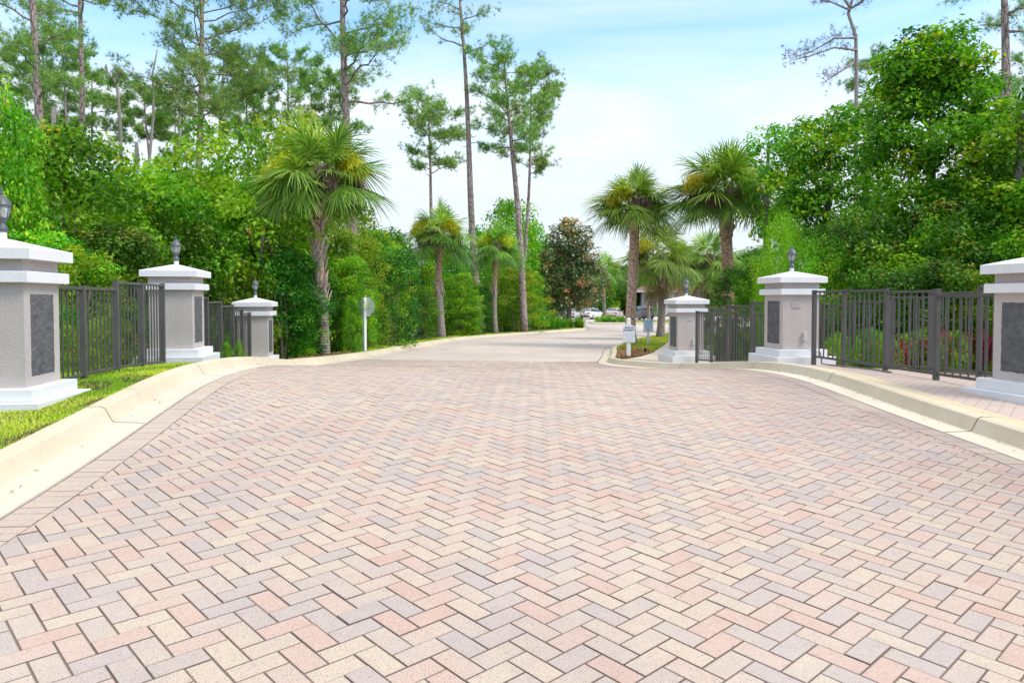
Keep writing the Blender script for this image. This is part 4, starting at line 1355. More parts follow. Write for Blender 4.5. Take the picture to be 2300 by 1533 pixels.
for px, d, top, w, lab in ((1150, 62, 455, 130, 'thin pale-leaved tree standing above the third palm'), (1195, 70, 500, 90, 'bright green tree between the third palm and the magnolia')):
    plant('leafy_tree', 'far', px, d, top, w, lab, 'leaf_light', None, 'tree')
FARW = 'trees closing the view beyond the parking lot'
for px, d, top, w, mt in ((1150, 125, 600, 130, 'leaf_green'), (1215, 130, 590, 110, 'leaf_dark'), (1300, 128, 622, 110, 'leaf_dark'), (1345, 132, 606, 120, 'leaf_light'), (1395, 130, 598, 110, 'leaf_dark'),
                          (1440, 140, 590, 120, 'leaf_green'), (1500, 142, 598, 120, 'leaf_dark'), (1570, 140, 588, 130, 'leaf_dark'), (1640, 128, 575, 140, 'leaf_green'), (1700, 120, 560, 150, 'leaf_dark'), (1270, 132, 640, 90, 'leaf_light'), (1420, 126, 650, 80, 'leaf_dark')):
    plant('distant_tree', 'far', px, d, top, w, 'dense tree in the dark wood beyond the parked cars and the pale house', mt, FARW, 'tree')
for px, d, top, w, lab in ((1462, 112, 690, 34, 'rounded dark green shrub under the first window of the pale house'), (1528, 112, 692, 30, 'clipped shrub at the pale house right of the leaning palm'), (1300, 112, 690, 60, 'bright shrub behind the silver and white cars')):
    plant('house_shrub', 'low', px, d, top, w, lab, 'leaf_green', None, 'shrub')

# ---- the magnolia with orange new leaves
d = 64.0
x = gx(1277, d)
root = empty('magnolia_tree', (x, d, vz(x, d)), 0, 'dark magnolia with rusty orange leaves at its top, in front of the parked cars', 'tree')
s = d / F_PX
zz = lambda py: gzz(py, d) - vz(x, d)
bl = [((px - 1277) * s, random.uniform(-.6, .6), zz(py), r_ * s, r_ * s, r_ * s * 1.1) for px, py, r_ in
      ((1272, 500, 16), (1283, 512, 20), (1262, 540, 30), (1298, 538, 30), (1248, 578, 34), (1312, 585, 36), (1280, 590, 36), (1230, 622, 30), (1330, 628, 34), (1288, 635, 42), (1252, 655, 36), (1316, 664, 34), (1218, 590, 18))]
V, Fs, tt = blob_leaves(5, bl, 0.24, 24, 0.42, per=34)
hz_ = V[:, 2] / zz(480)
tt = np.clip(tt * 0.8 + np.clip(hz_ - 0.80, 0, 1) * 2.2 + (RNG.uniform(0, 1, len(tt) // 4) > 0.975).repeat(4) * 0.35, 0, 1)
link('crown', fast_mesh('crown', V, Fs, M['leaf_magnolia'], tt), root)
m = MB(); m.tube([(0, 0, -.1), (.1, 0, 2), (0, .1, 5), (0, 0, zz(500))], [.22, .18, .12, .03], 8)
m.build('trunk', M['bark'], root, smooth=True)

# ---- vine-hung trees on the right
def vine_tree(px0, d, blobs, leaf, dens, crad, mat, label, trunk_top, seed, ydep=0.8, per=70, bare=()):
    x0 = gx(px0, d)
    z0 = vz(x0, d) - .05
    root = empty('vine_tree', (x0, d, z0), 0, label, 'tree', 'vine-covered trees behind the footway')
    s = d / F_PX
    rr = random.Random(seed)
    bl = [((px - px0) * s, rr.uniform(-.5, .5) * r_ * s, gzz(py, d) - z0, r_ * s, r_ * s * ydep, r_ * s * k) for px, py, r_, k in blobs]
    V, Fs, tt = blob_leaves(seed, bl, leaf, dens, crad, per=per)
    link('crown', fast_mesh('crown', V, Fs, M[mat], tt), root)
    m = MB()
    hz = gzz(trunk_top, d) - z0
    m.tube([(0, 0, -.1), (.08, .05, hz * .3), (-.06, 0, hz * .65), (0, 0, hz)], [.2, .16, .11, .04], 8)
    for (ax_, ay_, bx_, by_) in bare:
        p, q = Vector(((ax_ - px0) * s, -.1, gzz(ay_, d) - z0)), Vector(((bx_ - px0) * s, -.3, gzz(by_, d) - z0))
        m.tube([p, p.lerp(q, .5) + Vector((.05, 0, .08)), q], [.03, .022, .01], 5)
    m.build('trunk', M['bark'], root, smooth=True)
    return root


vine_tree(2090, 19.5, [(2085, 112, 62, 1.0), (2050, 140, 52, .9), (2140, 150, 58, .9), (2095, 190, 100, .9), (2030, 200, 70, .9), (2160, 225, 85, .9), (2070, 275, 125, .95), (2200, 200, 34, .8), (2205, 285, 70, .9),
                        (2060, 370, 120, 1.0), (2160, 380, 110, 1.0), (2110, 470, 130, 1.0), (2200, 470, 90, 1.0), (2060, 540, 130, .9), (2180, 570, 120, .9), (1985, 205, 34, .6), (1990, 300, 44, .7)],
          0.135, 34, 0.36, 'leaf_green', 'tallest vine-covered tree on the right, its narrow top standing against the sky', 120, 21, bare=((2060, 330, 2000, 460), (2100, 600, 2060, 500), (2120, 620, 2180, 540)))
vine_tree(1860, 23.0, [(1850, 330, 70, .9), (1800, 350, 50, .8), (1900, 310, 60, .8), (1850, 420, 95, .9), (1780, 420, 60, .9), (1930, 400, 60, .9), (1880, 500, 110, .9), (1810, 500, 80, .9), (1960, 480, 60, .9)],
          0.14, 30, 0.40, 'leaf_green', 'rounded vine-covered mass between the tallest vine tree and the light green bushes', 330, 22)
vine_tree(1945, 24.0, [(1935, 232, 42, .5), (1885, 262, 44, .45), (1830, 290, 36, .4), (1975, 250, 46, .6), (1960, 310, 60, .7), (1915, 320, 50, .6), (1790, 290, 24, .4), (1965, 400, 50, .8)],
          0.13, 26, 0.26, 'leaf_light', 'thin open branches sweeping left from the tallest vine tree, sky showing through', 250, 23, per=45)
vine_tree(1722, 26.0, [(1725, 322, 34, .8), (1700, 350, 30, .8), (1740, 370, 44, .9), (1715, 410, 40, .9), (1760, 330, 36, .7), (1740, 450, 50, .9), (1735, 520, 50, .9)],
          0.13, 30, 0.34, 'leaf_light', 'bright green tree right behind the largest palm on the right', 330, 24)
vine_tree(2285, 17.0, [(2290, 270, 60, .9), (2265, 330, 70, .9), (2310, 360, 80, 1.), (2270, 430, 80, 1.), (2300, 500, 90, 1.), (2260, 540, 80, .9), (2330, 280, 70, 1.)],
          0.13, 34, 0.34, 'leaf_green', 'vine-covered tree cut by the right edge of the photo', 260, 25)
vine_tree(1985, 20.5, [(1930, 560, 80, .8), (1985, 540, 80, .9), (2010, 590, 90, .8), (1950, 610, 80, .7), (2035, 640, 80, .6), (1905, 620, 60, .8)],
          0.12, 34, 0.34, 'leaf_dark', 'dark leafy undergrowth tree behind the footway railing, right of the light green bushes', 540, 26)
for px, d, top, w, lab in ((1760, 18.6, 492, 125, 'light green upright bush left of the footway lantern'), (1842, 18.0, 540, 160, 'light green bush right of the footway lantern'), (1772, 19.6, 560, 130, 'light green bush directly behind the footway lantern')):
    plant('wax_myrtle', 'myrtle', px, d, top, w, lab, 'leaf_bright', 'light green bushes behind the middle footway pillar', 'bush')
UR = 'shrubs behind the footway railing'
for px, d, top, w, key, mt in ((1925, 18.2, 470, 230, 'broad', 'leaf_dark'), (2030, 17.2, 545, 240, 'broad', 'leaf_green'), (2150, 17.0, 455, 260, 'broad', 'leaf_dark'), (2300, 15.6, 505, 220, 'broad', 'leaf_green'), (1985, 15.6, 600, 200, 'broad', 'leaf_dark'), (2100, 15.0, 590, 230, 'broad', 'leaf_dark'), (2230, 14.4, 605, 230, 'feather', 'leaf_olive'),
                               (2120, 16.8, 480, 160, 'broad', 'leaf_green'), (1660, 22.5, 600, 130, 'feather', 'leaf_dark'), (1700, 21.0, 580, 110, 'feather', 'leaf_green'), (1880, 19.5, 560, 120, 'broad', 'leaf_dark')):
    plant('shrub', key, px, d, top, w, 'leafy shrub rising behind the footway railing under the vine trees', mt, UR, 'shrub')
GC = 'low green plants at the foot of the garden railing'
for k, px in enumerate(range(1880, 2320, 38)):
    plant('ground_plant', 'low', px, 13.6 + 0.5 * math.sin(k * 1.7), 752 + 10 * math.sin(k * 2.3), 66, 'low bright green plant behind the garden railing of the footway', 'leaf_light', GC, 'plant')
for k, px in enumerate(range(1560, 1700, 34)):
    plant('ground_plant', 'low', px, 20.0, 742 + 8 * math.sin(k * 2.3), 50, 'low dark green plant behind the far footway railing', 'leaf_green', 'low plants behind the far footway railing', 'plant')
for px, d, top, w in ((2440, 15.5, 330, 330), (2560, 19, 240, 340), (2720, 17, 380, 360), (2900, 20, 300, 380), (2480, 24, 180, 330)):
    plant('leafy_tree', 'broad', px, d, top, w, 'leafy tree continuing the wood to the right of the footway', 'leaf_green', 'trees continuing the wood on the right', 'tree')
for px, d, top, w in ((-220, 13, 250, 320), (-420, 15, 200, 360), (-640, 14, 330, 340)):
    plant('leafy_tree', 'broad', px, d, top, w, 'leafy tree continuing the wood to the left of the lawn', 'leaf_green', 'trees continuing the wood on the left', 'tree')
# red-leaved plants
M['leaf_red'] = mat_leaf('leaf_red', [(0.0, (0.140, 0.011, 0.021)), (0.5, (0.392, 0.028, 0.049)), (0.85, (0.630, 0.070, 0.084)), (1.0, (0.280, 0.168, 0.056))], 0.3)


def blade_fountain(seed, n, L, w, spread=1.0, seg=5, droop=0.9):
    rng = np.random.default_rng(seed)
    V, Fs, tt = [], [], []
    for k in range(n):
        q = rng.uniform(0, 2 * PI); el = rng.uniform(0.35, 1.45)
        d_ = np.array([math.cos(q) * math.cos(el) * spread, math.sin(q) * math.cos(el) * spread, math.sin(el)])
        s_ = np.array([-math.sin(q), math.cos(q), 0])
        ln = L * rng.uniform(0.6, 1.1); ww = w * rng.uniform(.7, 1.2)
        b = len(V); tv = rng.uniform(0, 1)
        st = rng.normal(0, 0.05, 3); st[2] = abs(st[2]) * 2
        for i in range(seg + 1):
            s = i / seg
            p = st + d_ * ln * s - np.array([0, 0, droop * ln * s * s * math.cos(el)])
            hw = ww / 2 * (math.sin(PI * min(1, s * 0.9 + 0.12)) + 0.02)
            V += [p - s_ * hw, p + s_ * hw]; tt += [tv, tv]
        for i in range(seg): Fs.append((b + 2 * i, b + 2 * i + 1, b + 2 * i + 3, b + 2 * i + 2))
    return np.array(V), np.array(Fs), np.array(tt)


V, Fs, tt = blade_fountain(4, 60, 0.55, 0.07, 0.8, droop=0.5)
V[:, 2] += RNG.uniform(0, .35, len(V) // 12).repeat(12)
rm = fast_mesh('red_leaves', V, Fs, M['leaf_red'], tt)
for k, (px, d, hgt) in enumerate(((1960, 13.9, .75), (2030, 13.4, .72), (2048, 14.2, .6), (2085, 13.7, .85), (2112, 13.9, 1.05), (2128, 13.3, .95), (2172, 13.5, .9), (2218, 13.2, 1.0), (2208, 13.9, .85))):
    x = gx(px, d)
    o = link('red_plant', rm, loc=(x, d, vz(x, d)))
    o.scale = (.75, .75, hgt); o.rotation_euler = (0, 0, k * 1.3)
    tag(o, 'red-leaved plant growing behind the garden railing of the footway', 'plant', 'red-leaved plants behind the footway railing')
# grass fountains and hedge by the lot
V, Fs, tt = blade_fountain(9, 260, 1.1, 0.035, 0.9, droop=0.6)
M['blade'] = mat_leaf('grass_blade', [(0.0, (0.065, 0.221, 0.013)), (0.5, (0.156, 0.390, 0.019)), (1.0, (0.312, 0.520, 0.039))], 0.35)
gm = fast_mesh('grass_clump', V, Fs, M['blade'], tt)
for k, (px, d, s) in enumerate(((1205, 58, 1.5), (1222, 58.5, 1.4), (1238, 59, 1.25), (1254, 59.5, 1.2), (1268, 60, 1.1), (1282, 60.5, 1.0), (1296, 61, 1.1), (1305, 60.5, 1.1))):
    x = gx(px, d)
    z = Gf(x, d) + .05
    o = link('ornamental_grass', gm, loc=(x, d, z)); o.scale = (s, s, s); o.rotation_euler = (0, 0, k)
    tag(o, 'fountain of bright ornamental grass at the left corner of the lot entrance', 'ornamental grass', 'ornamental grass at the lot entrance')
hx0, hx1, d = gx(1337, 78), gx(1415, 78), 78.0
n = 90
cen = np.stack([RNG.uniform(hx0, hx1, n), d + RNG.uniform(-.6, .6, n), G(np.full(n, 9.), np.full(n, d)) + RNG.uniform(.1, .62, n)], -1)
V, Fs, tt = clump_leaves(np.random.default_rng(3), cen, 0.3 * np.ones(n), 60, 0.11)
tag(link('low_hedge', fast_mesh('low_hedge', V, Fs, M['leaf_light'], tt)), 'low bright green hedge on the kerbed island in front of the beige car', 'hedge')
n = 260
xx = RNG.uniform(gx(1415, 76), gx(1760, 76), n)
cen = np.stack([xx, 77 + RNG.uniform(-.8, 2.5, n), G(np.full(n, 9.), np.full(n, 77.)) + RNG.uniform(0.03, .22, n)], -1)
V, Fs, tt = clump_leaves(np.random.default_rng(4), cen, 0.28 * np.ones(n), 30, 0.12)
tag(link('ground_cover', fast_mesh('ground_cover', V, Fs, M['leaf_olive'], tt)), kind='stuff')
mb = MB(); mb.rbox(((gx(1330, 76) + gx(1770, 76)) / 2, 77.2, Gf(9, 77) + .03), (gx(1770, 76) - gx(1330, 76), 4.4, .2), .04)
tag(mb.build('island_kerb', M['kerb']), kind='structure')


# ----------------------------------------------------------------- cabbage palms
def frond_strips(rng, nf, R, base_z, el_lo, el_hi, dead=False, pet=0.50):
    """fan fronds: petiole, then segments radiating from a drooping midrib"""
    V, Fs, tt = [], [], []
    gold = 2.39996
    for k in range(nf):
        u = (k + 0.5) / nf
        el = el_hi + (el_lo - el_hi) * u ** 0.85 + rng.normal(0, 0.1)
        az = k * gold + rng.normal(0, 0.25)
        ln = R * rng.uniform(0.85, 1.1)
        P = ln * pet
        d0 = np.array([math.cos(az) * math.cos(el), math.sin(az) * math.cos(el), math.sin(el)])
        side = np.array([-math.sin(az), math.cos(az), 0.0])
        p0 = np.array([d0[0] * .10, d0[1] * .10, base_z + rng.uniform(-.18, .12) + 0.15 * math.sin(el)])
        sag = (0.20 + 0.22 * math.cos(el)) * P
        pts = [p0 + d0 * P * s - np.array([0, 0, sag * s * s]) for s in np.linspace(0, 1, 5)]
        tv = float(np.clip(0.62 - 0.38 * u + rng.normal(0, .13), 0, .95))
        b = len(V)
        nrm = np.cross(d0, side)
        for i, p in enumerate(pts):
            w_ = 0.02 * (1 - .5 * i / 4)
            V += [p - side * w_, p + side * w_]; tt += [min(1, tv + .15)] * 2
        for i in range(4): Fs.append((b + 2 * i, b + 2 * i + 1, b + 2 * i + 3, b + 2 * i + 2))
        f_ = unit(pts[-1] - pts[-2])
        n_ = unit(np.cross(side, f_)); 
        if n_[2] < 0: n_ = -n_
        B = ln * (1 - pet) * 1.22
        tw = rng.normal(0, .35)
        s2 = side * math.cos(tw) + n_ * math.sin(tw)
        n2 = n_ * math.cos(tw) - side * math.sin(tw)
        NS = 46
        for i in range(NS):
            a = -2.1 + 4.2 * (i + .5) / NS + rng.normal(0, .02)
            # segments spring from along the curved midrib
            along = max(0.0, math.cos(a)) * 0.30
            o_ = pts[-1] + f_ * B * along - np.array([0, 0, .35 * B * along ** 2])
            dd = f_ * math.cos(a) + s2 * math.sin(a) + n2 * (0.12 - 0.42 * abs(math.sin(a)) ** 2 + rng.normal(0, .06))
            dd = unit(dd)
            sl = B * (0.68 + 0.20 * math.cos(a)) * rng.uniform(.9, 1.08)
            wv = unit(np.cross(dd, n2))
            dr = (0.42 if not dead else .9) * rng.uniform(.5, 1.6)
            b = len(V)
            t2 = float(np.clip(tv + rng.normal(0, .17), 0, 1))
            for s, w_ in ((0.0, .008), (.35, .019), (.7, .013), (1.0, .002)):
                p = o_ + dd * sl * s - np.array([0, 0, dr * sl * max(0, s - .25) ** 1.7])
                V += [p - wv * w_ * R / 1.75, p + wv * w_ * R / 1.75]; tt += [t2, t2]
            for q in range(3): Fs.append((b + 2 * q, b + 2 * q + 1, b + 2 * q + 3, b + 2 * q + 2))
    return np.array(V), np.array(Fs), np.array(tt)


def strand_mass(rng, n, c, r, hang, w=0.012, L=0.30):
    """a hanging mass of thin strands"""
    u = rng.normal(0, .5, (n, 3))
    C = np.array(c) + u * np.array(r)
    D_ = np.stack([rng.normal(0, .35, n), rng.normal(0, .35, n), -hang + rng.normal(0, .45, n)], -1)
    D_ = unit(D_) * (L * rng.uniform(.5, 1.2, n))[:, None]
    S = unit(np.cross(D_, rng.normal(0, 1, (n, 3)))) * w
    V = np.stack([C - S, C + S, C + D_ + S * .6, C + D_ - S * .6], 1).reshape(-1, 3)
    return V, np.arange(4 * n).reshape(n, 4), np.repeat(rng.uniform(0, 1, n), 4)


def palm(px, d, crown_py, R, label, seed, r0=0.17, lean=0.0, boots=((0.3, 0.55), (0.8, 1.0)), rust=0.5, flowers=3, seeds=3, nf=34, dead=0, el_lo=-0.25, flower_az=3.3):
    rng = np.random.default_rng(seed)
    x = gx(px, d)
    z0 = vz(x, d) if not in_road(x, d) else Gf(x, d) + .1
    Hc = gzz(crown_py, d) - z0
    root = empty('cabbage_palm', (x, d, z0), 0, label, 'palm tree', 'cabbage palms along the drive')
    ctr = lambda s: np.array([lean * s * s * Hc + 0.06 * math.sin(s * 5 + seed), 0.05 * math.sin(s * 4 + 2 * seed), Hc * s])
    ss = np.linspace(0, 1, 22)
    cut = int(rust * 21)
    rad = [r0 * (1.25 - .25 * min(1, s * 8)) * (1 - .12 * s) for s in ss]
    m = MB(); m.tube([ctr(s) - (np.array([0, 0, .15]) if s == 0 else 0) for s in ss[:cut + 1]], rad[:cut + 1], 14); m.build('trunk', M['palm_trunk'], root, smooth=True)
    if cut < 20:
        m = MB(); m.tube([ctr(s) for s in ss[cut:]], [q * .96 for q in rad[cut:]], 14); m.build('upper_trunk', M['palm_rust'], root, smooth=True)
    for lo, hi in boots:
        m = MB()
        nb = int((hi - lo) * Hc / 0.09) * 3
        for k in range(max(3, nb)):
            s = lo + (hi - lo) * (k + .5) / max(3, nb)
            q = k * 2.4 + rng.normal(0, .2)
            c = ctr(s); rr = float(np.interp(s, ss, rad)) * (1.0 + .35 * max(0, (s - .8) / .2))
            tw = rng.choice([-1, 1]) * rng.uniform(.3, .75)
            ln = rng.uniform(.28, .48) * (r0 / .17)
            P_ = []
            for u, off in ((0, .0), (.5, .035), (1.0, rng.uniform(.07, .16))):
                a = q + tw * u
                P_.append(Vector((c[0] + (rr + off) * math.cos(a), c[1] + (rr + off) * math.sin(a), c[2] + ln * u)))
            b = len(m.v)
            for i, p in enumerate(P_):
                w_ = (.062, .05, .026)[i] * (r0 / .17)
                tng = Vector((-math.sin(q + tw * i / 2), math.cos(q + tw * i / 2), -.5 * np.sign(tw)))
                out = Vector((math.cos(q + tw * i / 2), math.sin(q + tw * i / 2), 0)) * .02
                m.v += [tuple(p - tng * w_), tuple(p + tng * w_), tuple(p + tng * w_ * .8 + out), tuple(p - tng * w_ * .8 + out)]; m.a += [.5] * 4
            for i in range(2):
                for k2 in range(4):
                    m.f.append((b + 4 * i + k2, b + 4 * i + (k2 + 1) % 4, b + 4 * i + 4 + (k2 + 1) % 4, b + 4 * i + 4 + k2))
            m.f.append((b + 8, b + 9, b + 10, b + 11))
        m.build('boots', M['boot'], root)
    top = ctr(1.0)
    V, Fs, tt = frond_strips(rng, nf, R, 0.0, el_lo, 1.45)
    V = V + top
    link('crown', fast_mesh('crown', V, Fs, M['palm_leaf'], tt), root)
    if dead:
        V, Fs, tt = frond_strips(rng, dead, R * .8, -.15, -1.35, -.8, True)
        link('dead_fronds', fast_mesh('dead_fronds', V + top, Fs, M['palm_dead'], tt), root)
    k = R / 1.75
    for i in range(flowers):
        q = flower_az + i * 2 * PI / flowers + rng.uniform(0, .6)
        parts_, b0 = [], 0
        for s_, h_, r_ in ((.50, .42, .14), (.72, .50, .24), (.92, .46, .30), (1.08, .34, .27), (1.2, .18, .18)):
            qq = q + rng.normal(0, .16)
            c = top + np.array([math.cos(qq) * s_ * k, math.sin(qq) * s_ * k, (h_ + rng.normal(0, .04)) * k])
            v_, f_, t_ = strand_mass(rng, int(2600 * r_), c, (r_ * k, r_ * k, r_ * .8 * k), .5, .0062 * (1 + d / 60), .15)
            parts_.append((v_, f_ + b0, t_)); b0 += len(v_)
        V, Fs, tt = (np.concatenate(z_) for z_ in zip(*parts_))
        link('flower_spray', fast_mesh('flower_spray', V, Fs, M['palm_flower'], tt), root)
    for i in range(seeds):
        q = i * 2 * PI / seeds + rng.uniform(0, 1.2)
        c = top + np.array([math.cos(q) * .85 * k, math.sin(q) * .85 * k, (-.02 + rng.uniform(-.15, .2)) * k])
        V, Fs, tt = strand_mass(rng, 1400, c, (.22 * k, .22 * k, .20 * k), 1.6, .005 * (1 + d / 60), .38)
        link('seed_cluster', fast_mesh('seed_cluster', V, Fs, M['palm_seed'], tt), root)
    return root


palm(722, 19.5, 412, 1.72, 'nearest palm on the left kerb, grey criss-cross boots on its trunk, yellow flowers', 1, r0=.135, boots=((0.30, 0.44), (0.50, 0.64), (.70, .76), (.84, 1.0)), rust=.40, nf=54, el_lo=0.0)
palm(990, 37.0, 528, 1.80, 'second palm along the left kerb, one boot collar halfway up its orange trunk', 2, r0=.185, lean=-.02, boots=((0.40, 0.47), (.82, 1.0)), rust=.46, dead=0, nf=46)
palm(1112, 45.0, 555, 1.60, 'third and smallest roadside palm on the left kerb, yellowish crown', 3, r0=.17, boots=((0.42, 0.50), (.8, 1.0)), rust=.48, dead=0, nf=44)
palm(1420, 29.5, 468, 1.80, 'tall palm with an orange trunk standing in the mulch behind the notice board', 4, r0=.215, boots=((.86, 1.0),), rust=.05, nf=54, flowers=1, seeds=3, el_lo=0.0)
palm(1486, 38.0, 575, 2.1, 'palm with a peeling trunk left of the far footway pillar lantern', 5, r0=.20, lean=-.03, boots=((.55, 1.0),), rust=.9, nf=34, flowers=1, seeds=2, dead=4)
palm(1633, 28.0, 440, 2.2, 'largest palm on the right, with a broad booted neck and yellow flower sprays', 6, r0=.24, lean=-.01, boots=((.72, 1.0),), rust=.06, nf=58, flowers=2, seeds=4, el_lo=.08)
palm(1592, 43.0, 585, 2.1, 'shaggy palm with dark hanging fruit behind the far footway pillar', 7, r0=.25, boots=((.5, 1.0),), rust=.9, nf=38, flowers=0, seeds=6, dead=6)
palm(1532, 52.0, 590, 1.9, 'palm half hidden between the peeling palm and the shaggy palm', 12, r0=.2, boots=((.8, 1.0),), rust=.1, nf=32, flowers=2, seeds=2, dead=3)
palm(1357, 79.5, 606, 2.2, 'thin distant palm in front of the white and beige cars', 8, r0=.18, boots=((.75, 1.0),), rust=.5, nf=26, flowers=2, seeds=0, dead=2)
palm(1457, 82.0, 605, 2.2, 'distant palm in front of the first window of the pale house', 9, r0=.18, boots=((.7, 1.0),), rust=.2, nf=26, flowers=2, seeds=0, dead=2)
palm(1524, 90.0, 628, 2.2, 'distant palm in front of the middle of the pale house', 10, r0=.2, boots=(), rust=.1, nf=24, flowers=1, seeds=0)
palm(1552, 88.0, 615, 2.2, 'distant palm just right of the far footway lantern', 11, r0=.2, boots=(), rust=.1, nf=24, flowers=1, seeds=0)


# ----------------------------------------------------------------- pines
def needle_tris(rng, C, Dr, n, L, w):
    """tufts: n needles from every centre, fanning about the direction"""
    m = len(C)
    ci = np.repeat(np.arange(m), n)
    d_ = unit(Dr[ci] * 0.55 + rng.normal(0, .6, (m * n, 3)))
    ln = (L * rng.uniform(.6, 1.15, m * n))[:, None]
    p = C[ci]
    s = unit(np.cross(d_, rng.normal(0, 1, (m * n, 3)))) * w
    V = np.stack([p - s, p + s, p + d_ * ln], 1).reshape(-1, 3)
    tm = np.clip(rng.normal(.5, .2, m), 0, 1)
    tt = np.clip(tm[ci] + rng.normal(0, .12, m * n), 0, 1)
    return V, np.arange(3 * m * n).reshape(-1, 3), np.repeat(tt, 3)


def pine(px0, py0, px1, py1, d, top_py, trunk_px, lo_py, half_px, label, seed, nl=17, dens=1.0, name='pine_tree', brown=False, profile='round', side=0.0, group='tall pines behind the shrubs', stubs=3, tuft_n=15):
    """trunk through the photograph points (px0, py0) low and (px1, py1) high at distance d"""
    rng = np.random.default_rng(seed)
    k = d / F_PX
    sl = (px1 - px0) / (py1 - py0 + 1e-6)
    pxa = lambda py: px0 + (py - py0) * sl
    xb = gx(pxa(HOR + 20), d)
    z0 = vz(xb, d) - .1
    Ht = gzz(top_py, d) - z0
    lean = (gx(pxa(top_py), d) - xb) / Ht
    root = empty(name, (xb, d, z0), 0, label, 'tree', group)
    wob = rng.uniform(0, 6, 2)
    def ctr(s): return np.array([lean * Ht * s + .05 * Ht / 10 * math.sin(s * 6 + wob[0]), .05 * Ht / 10 * math.sin(s * 5 + wob[1]), Ht * s])
    r0 = trunk_px * k / 2 * 1.1
    ss = np.linspace(0, 1, 18)
    rad = [r0 * (1.15 - .95 * s ** 1.3) + .012 for s in ss]
    m = MB(); m.tube([ctr(s) for s in ss], rad, 9)
    lo = (gzz(lo_py, d) - z0) / Ht
    half = half_px * k
    C, Dr = [], []
    for i in range(nl):
        f_ = (i + rng.uniform(0, .9)) / nl
        s = lo + (0.985 - lo) * f_
        prof = {'round': math.sqrt(max(.05, 1 - ((f_ - .42) / .62) ** 2)), 'flat': .45 + .55 * f_ if f_ < .8 else 1.0 - (f_ - .8) * 2.5, 'cone': 1 - .75 * f_}[profile]
        ln = half * prof * rng.uniform(.65, 1.15)
        az = i * 2.4 + rng.normal(0, .5)
        if side: az = (0 if side > 0 else PI) + rng.normal(0, .9) if rng.uniform() < abs(side) else az
        el = rng.uniform(-.05, .5) + .35 * f_
        p0 = ctr(s)
        h_ = np.array([math.cos(az), math.sin(az), 0])
        bend = rng.uniform(-.25, .35)
        npt = 8
        pts = []
        for q in np.linspace(0, 1, npt):
            kink = rng.normal(0, .016 * ln, 3) * (q > 0)
            pts.append(p0 + h_ * ln * q * math.cos(el) + np.array([0, 0, ln * (q * math.sin(el) + bend * q * q * (.8 if f_ > .25 else -.6))]) + kink)
        rl = max(.018, r0 * .34 * (1 - .6 * f_))
        m.tube(pts, list(np.linspace(rl, .008, npt)), 5, cap=False)
        nsub = max(3, int((4 + ln * 1.7) * dens))
        for j in range(nsub):
            q = rng.uniform(.30, 1.0) if j > 0 else 1.0
            pb = pts[min(npt - 1, int(q * (npt - 1)))]
            az2 = az + rng.choice([-1, 1]) * rng.uniform(.3, 1.2)
            l2 = ln * rng.uniform(.12, .34) + .2
            e2 = rng.uniform(-.1, .8)
            dv = np.array([math.cos(az2) * math.cos(e2), math.sin(az2) * math.cos(e2), math.sin(e2)])
            pe = pb + dv * l2
            m.tube([pb, pb + dv * l2 * .5 + np.array([0, 0, -.04]), pe], [.012, .009, .005], 4, cap=False)
            npf = int(max(3, 15 * dens * rng.uniform(.5, 1.2)))
            for _ in range(npf):
                u = rng.uniform(.35, 1.05)
                C.append(pb + dv * l2 * u + rng.normal(0, .16, 3)); Dr.append(unit(dv * .6 + np.array([0, 0, .7]) + rng.normal(0, .3, 3)))
    for i in range(stubs):
        s = rng.uniform(lo * .45, lo)
        az = rng.uniform(0, 2 * PI)
        p0 = ctr(s)
        l_ = rng.uniform(.4, 1.1)
        m.tube([p0, p0 + np.array([math.cos(az) * l_, math.sin(az) * l_, .25 * l_])], [.03, .012], 5)
    m.build('trunk', M['pine_bark'] if not brown else M['dead_wood'], root, smooth=True)
    if C:
        C, Dr = np.array(C), np.array(Dr)
        V, Fs, tt = needle_tris(rng, C, Dr, tuft_n, 0.30 * (d / 40) ** .3, 0.009 * (d / 38))
        link('crown', fast_mesh('crown', V, Fs, M['needles_brown' if brown else 'needles'], tt), root)
    return root


PN = 'pine '
pine(92, 330, 87, 60, 33, -330, 18, 225, 150, 'thick pine trunk with bare crooked limbs near the left edge of the photo', 41, nl=24, stubs=5, dens=1.15)
pine(191, 300, 190, 10, 42, -260, 13, 60, 190, 'straight pale pine trunk right of the thick left pine, one limb arching to the right', 42, nl=18, dens=1.0)
pine(449, 320, 461, 20, 38, -150, 15, 275, 215, 'big pine with layered boughs spreading above the yellow-green tree', 43, nl=32, dens=1.25)
pine(785, 300, 780, 20, 34, -260, 18, 240, 210, 'pine trunk rising from behind the nearest palm, long limbs hanging to the right', 44, nl=26, side=.35, dens=1.15)
pine(1062, 440, 1036, 60, 48, -60, 13, 135, 95, 'slim bare-trunked pine with a thin pale crown cut by the top of the photo', 45, nl=13, dens=.75, stubs=5)
pine(1165, 500, 1138, 170, 48, 128, 13, 345, 105, 'pine with a rounded green crown right of the slim bare-trunked pine', 46, nl=20, dens=1.15)
pine(1182, 480, 1194, 200, 60, 160, 7, 400, 82, 'thinner pine just right of the round-crowned pine, boughs reaching right', 47, nl=18, side=.55, dens=1.1)
pine(970, 430, 962, 260, 58, 226, 8, 395, 88, 'shorter pine above the second palm, in front of the open sky', 48, nl=18, dens=1.1)
pine(106, 300, 103, 150, 60, 78, 8, 330, 130, 'pine behind the thick left pine, wide dense crown', 49, nl=20, dens=1.2)
pine(340, 385, 333, 230, 62, 196, 7, 320, 74, 'small umbrella-crowned pine between the two dead trunks', 50, nl=18, profile='flat', dens=1.3)
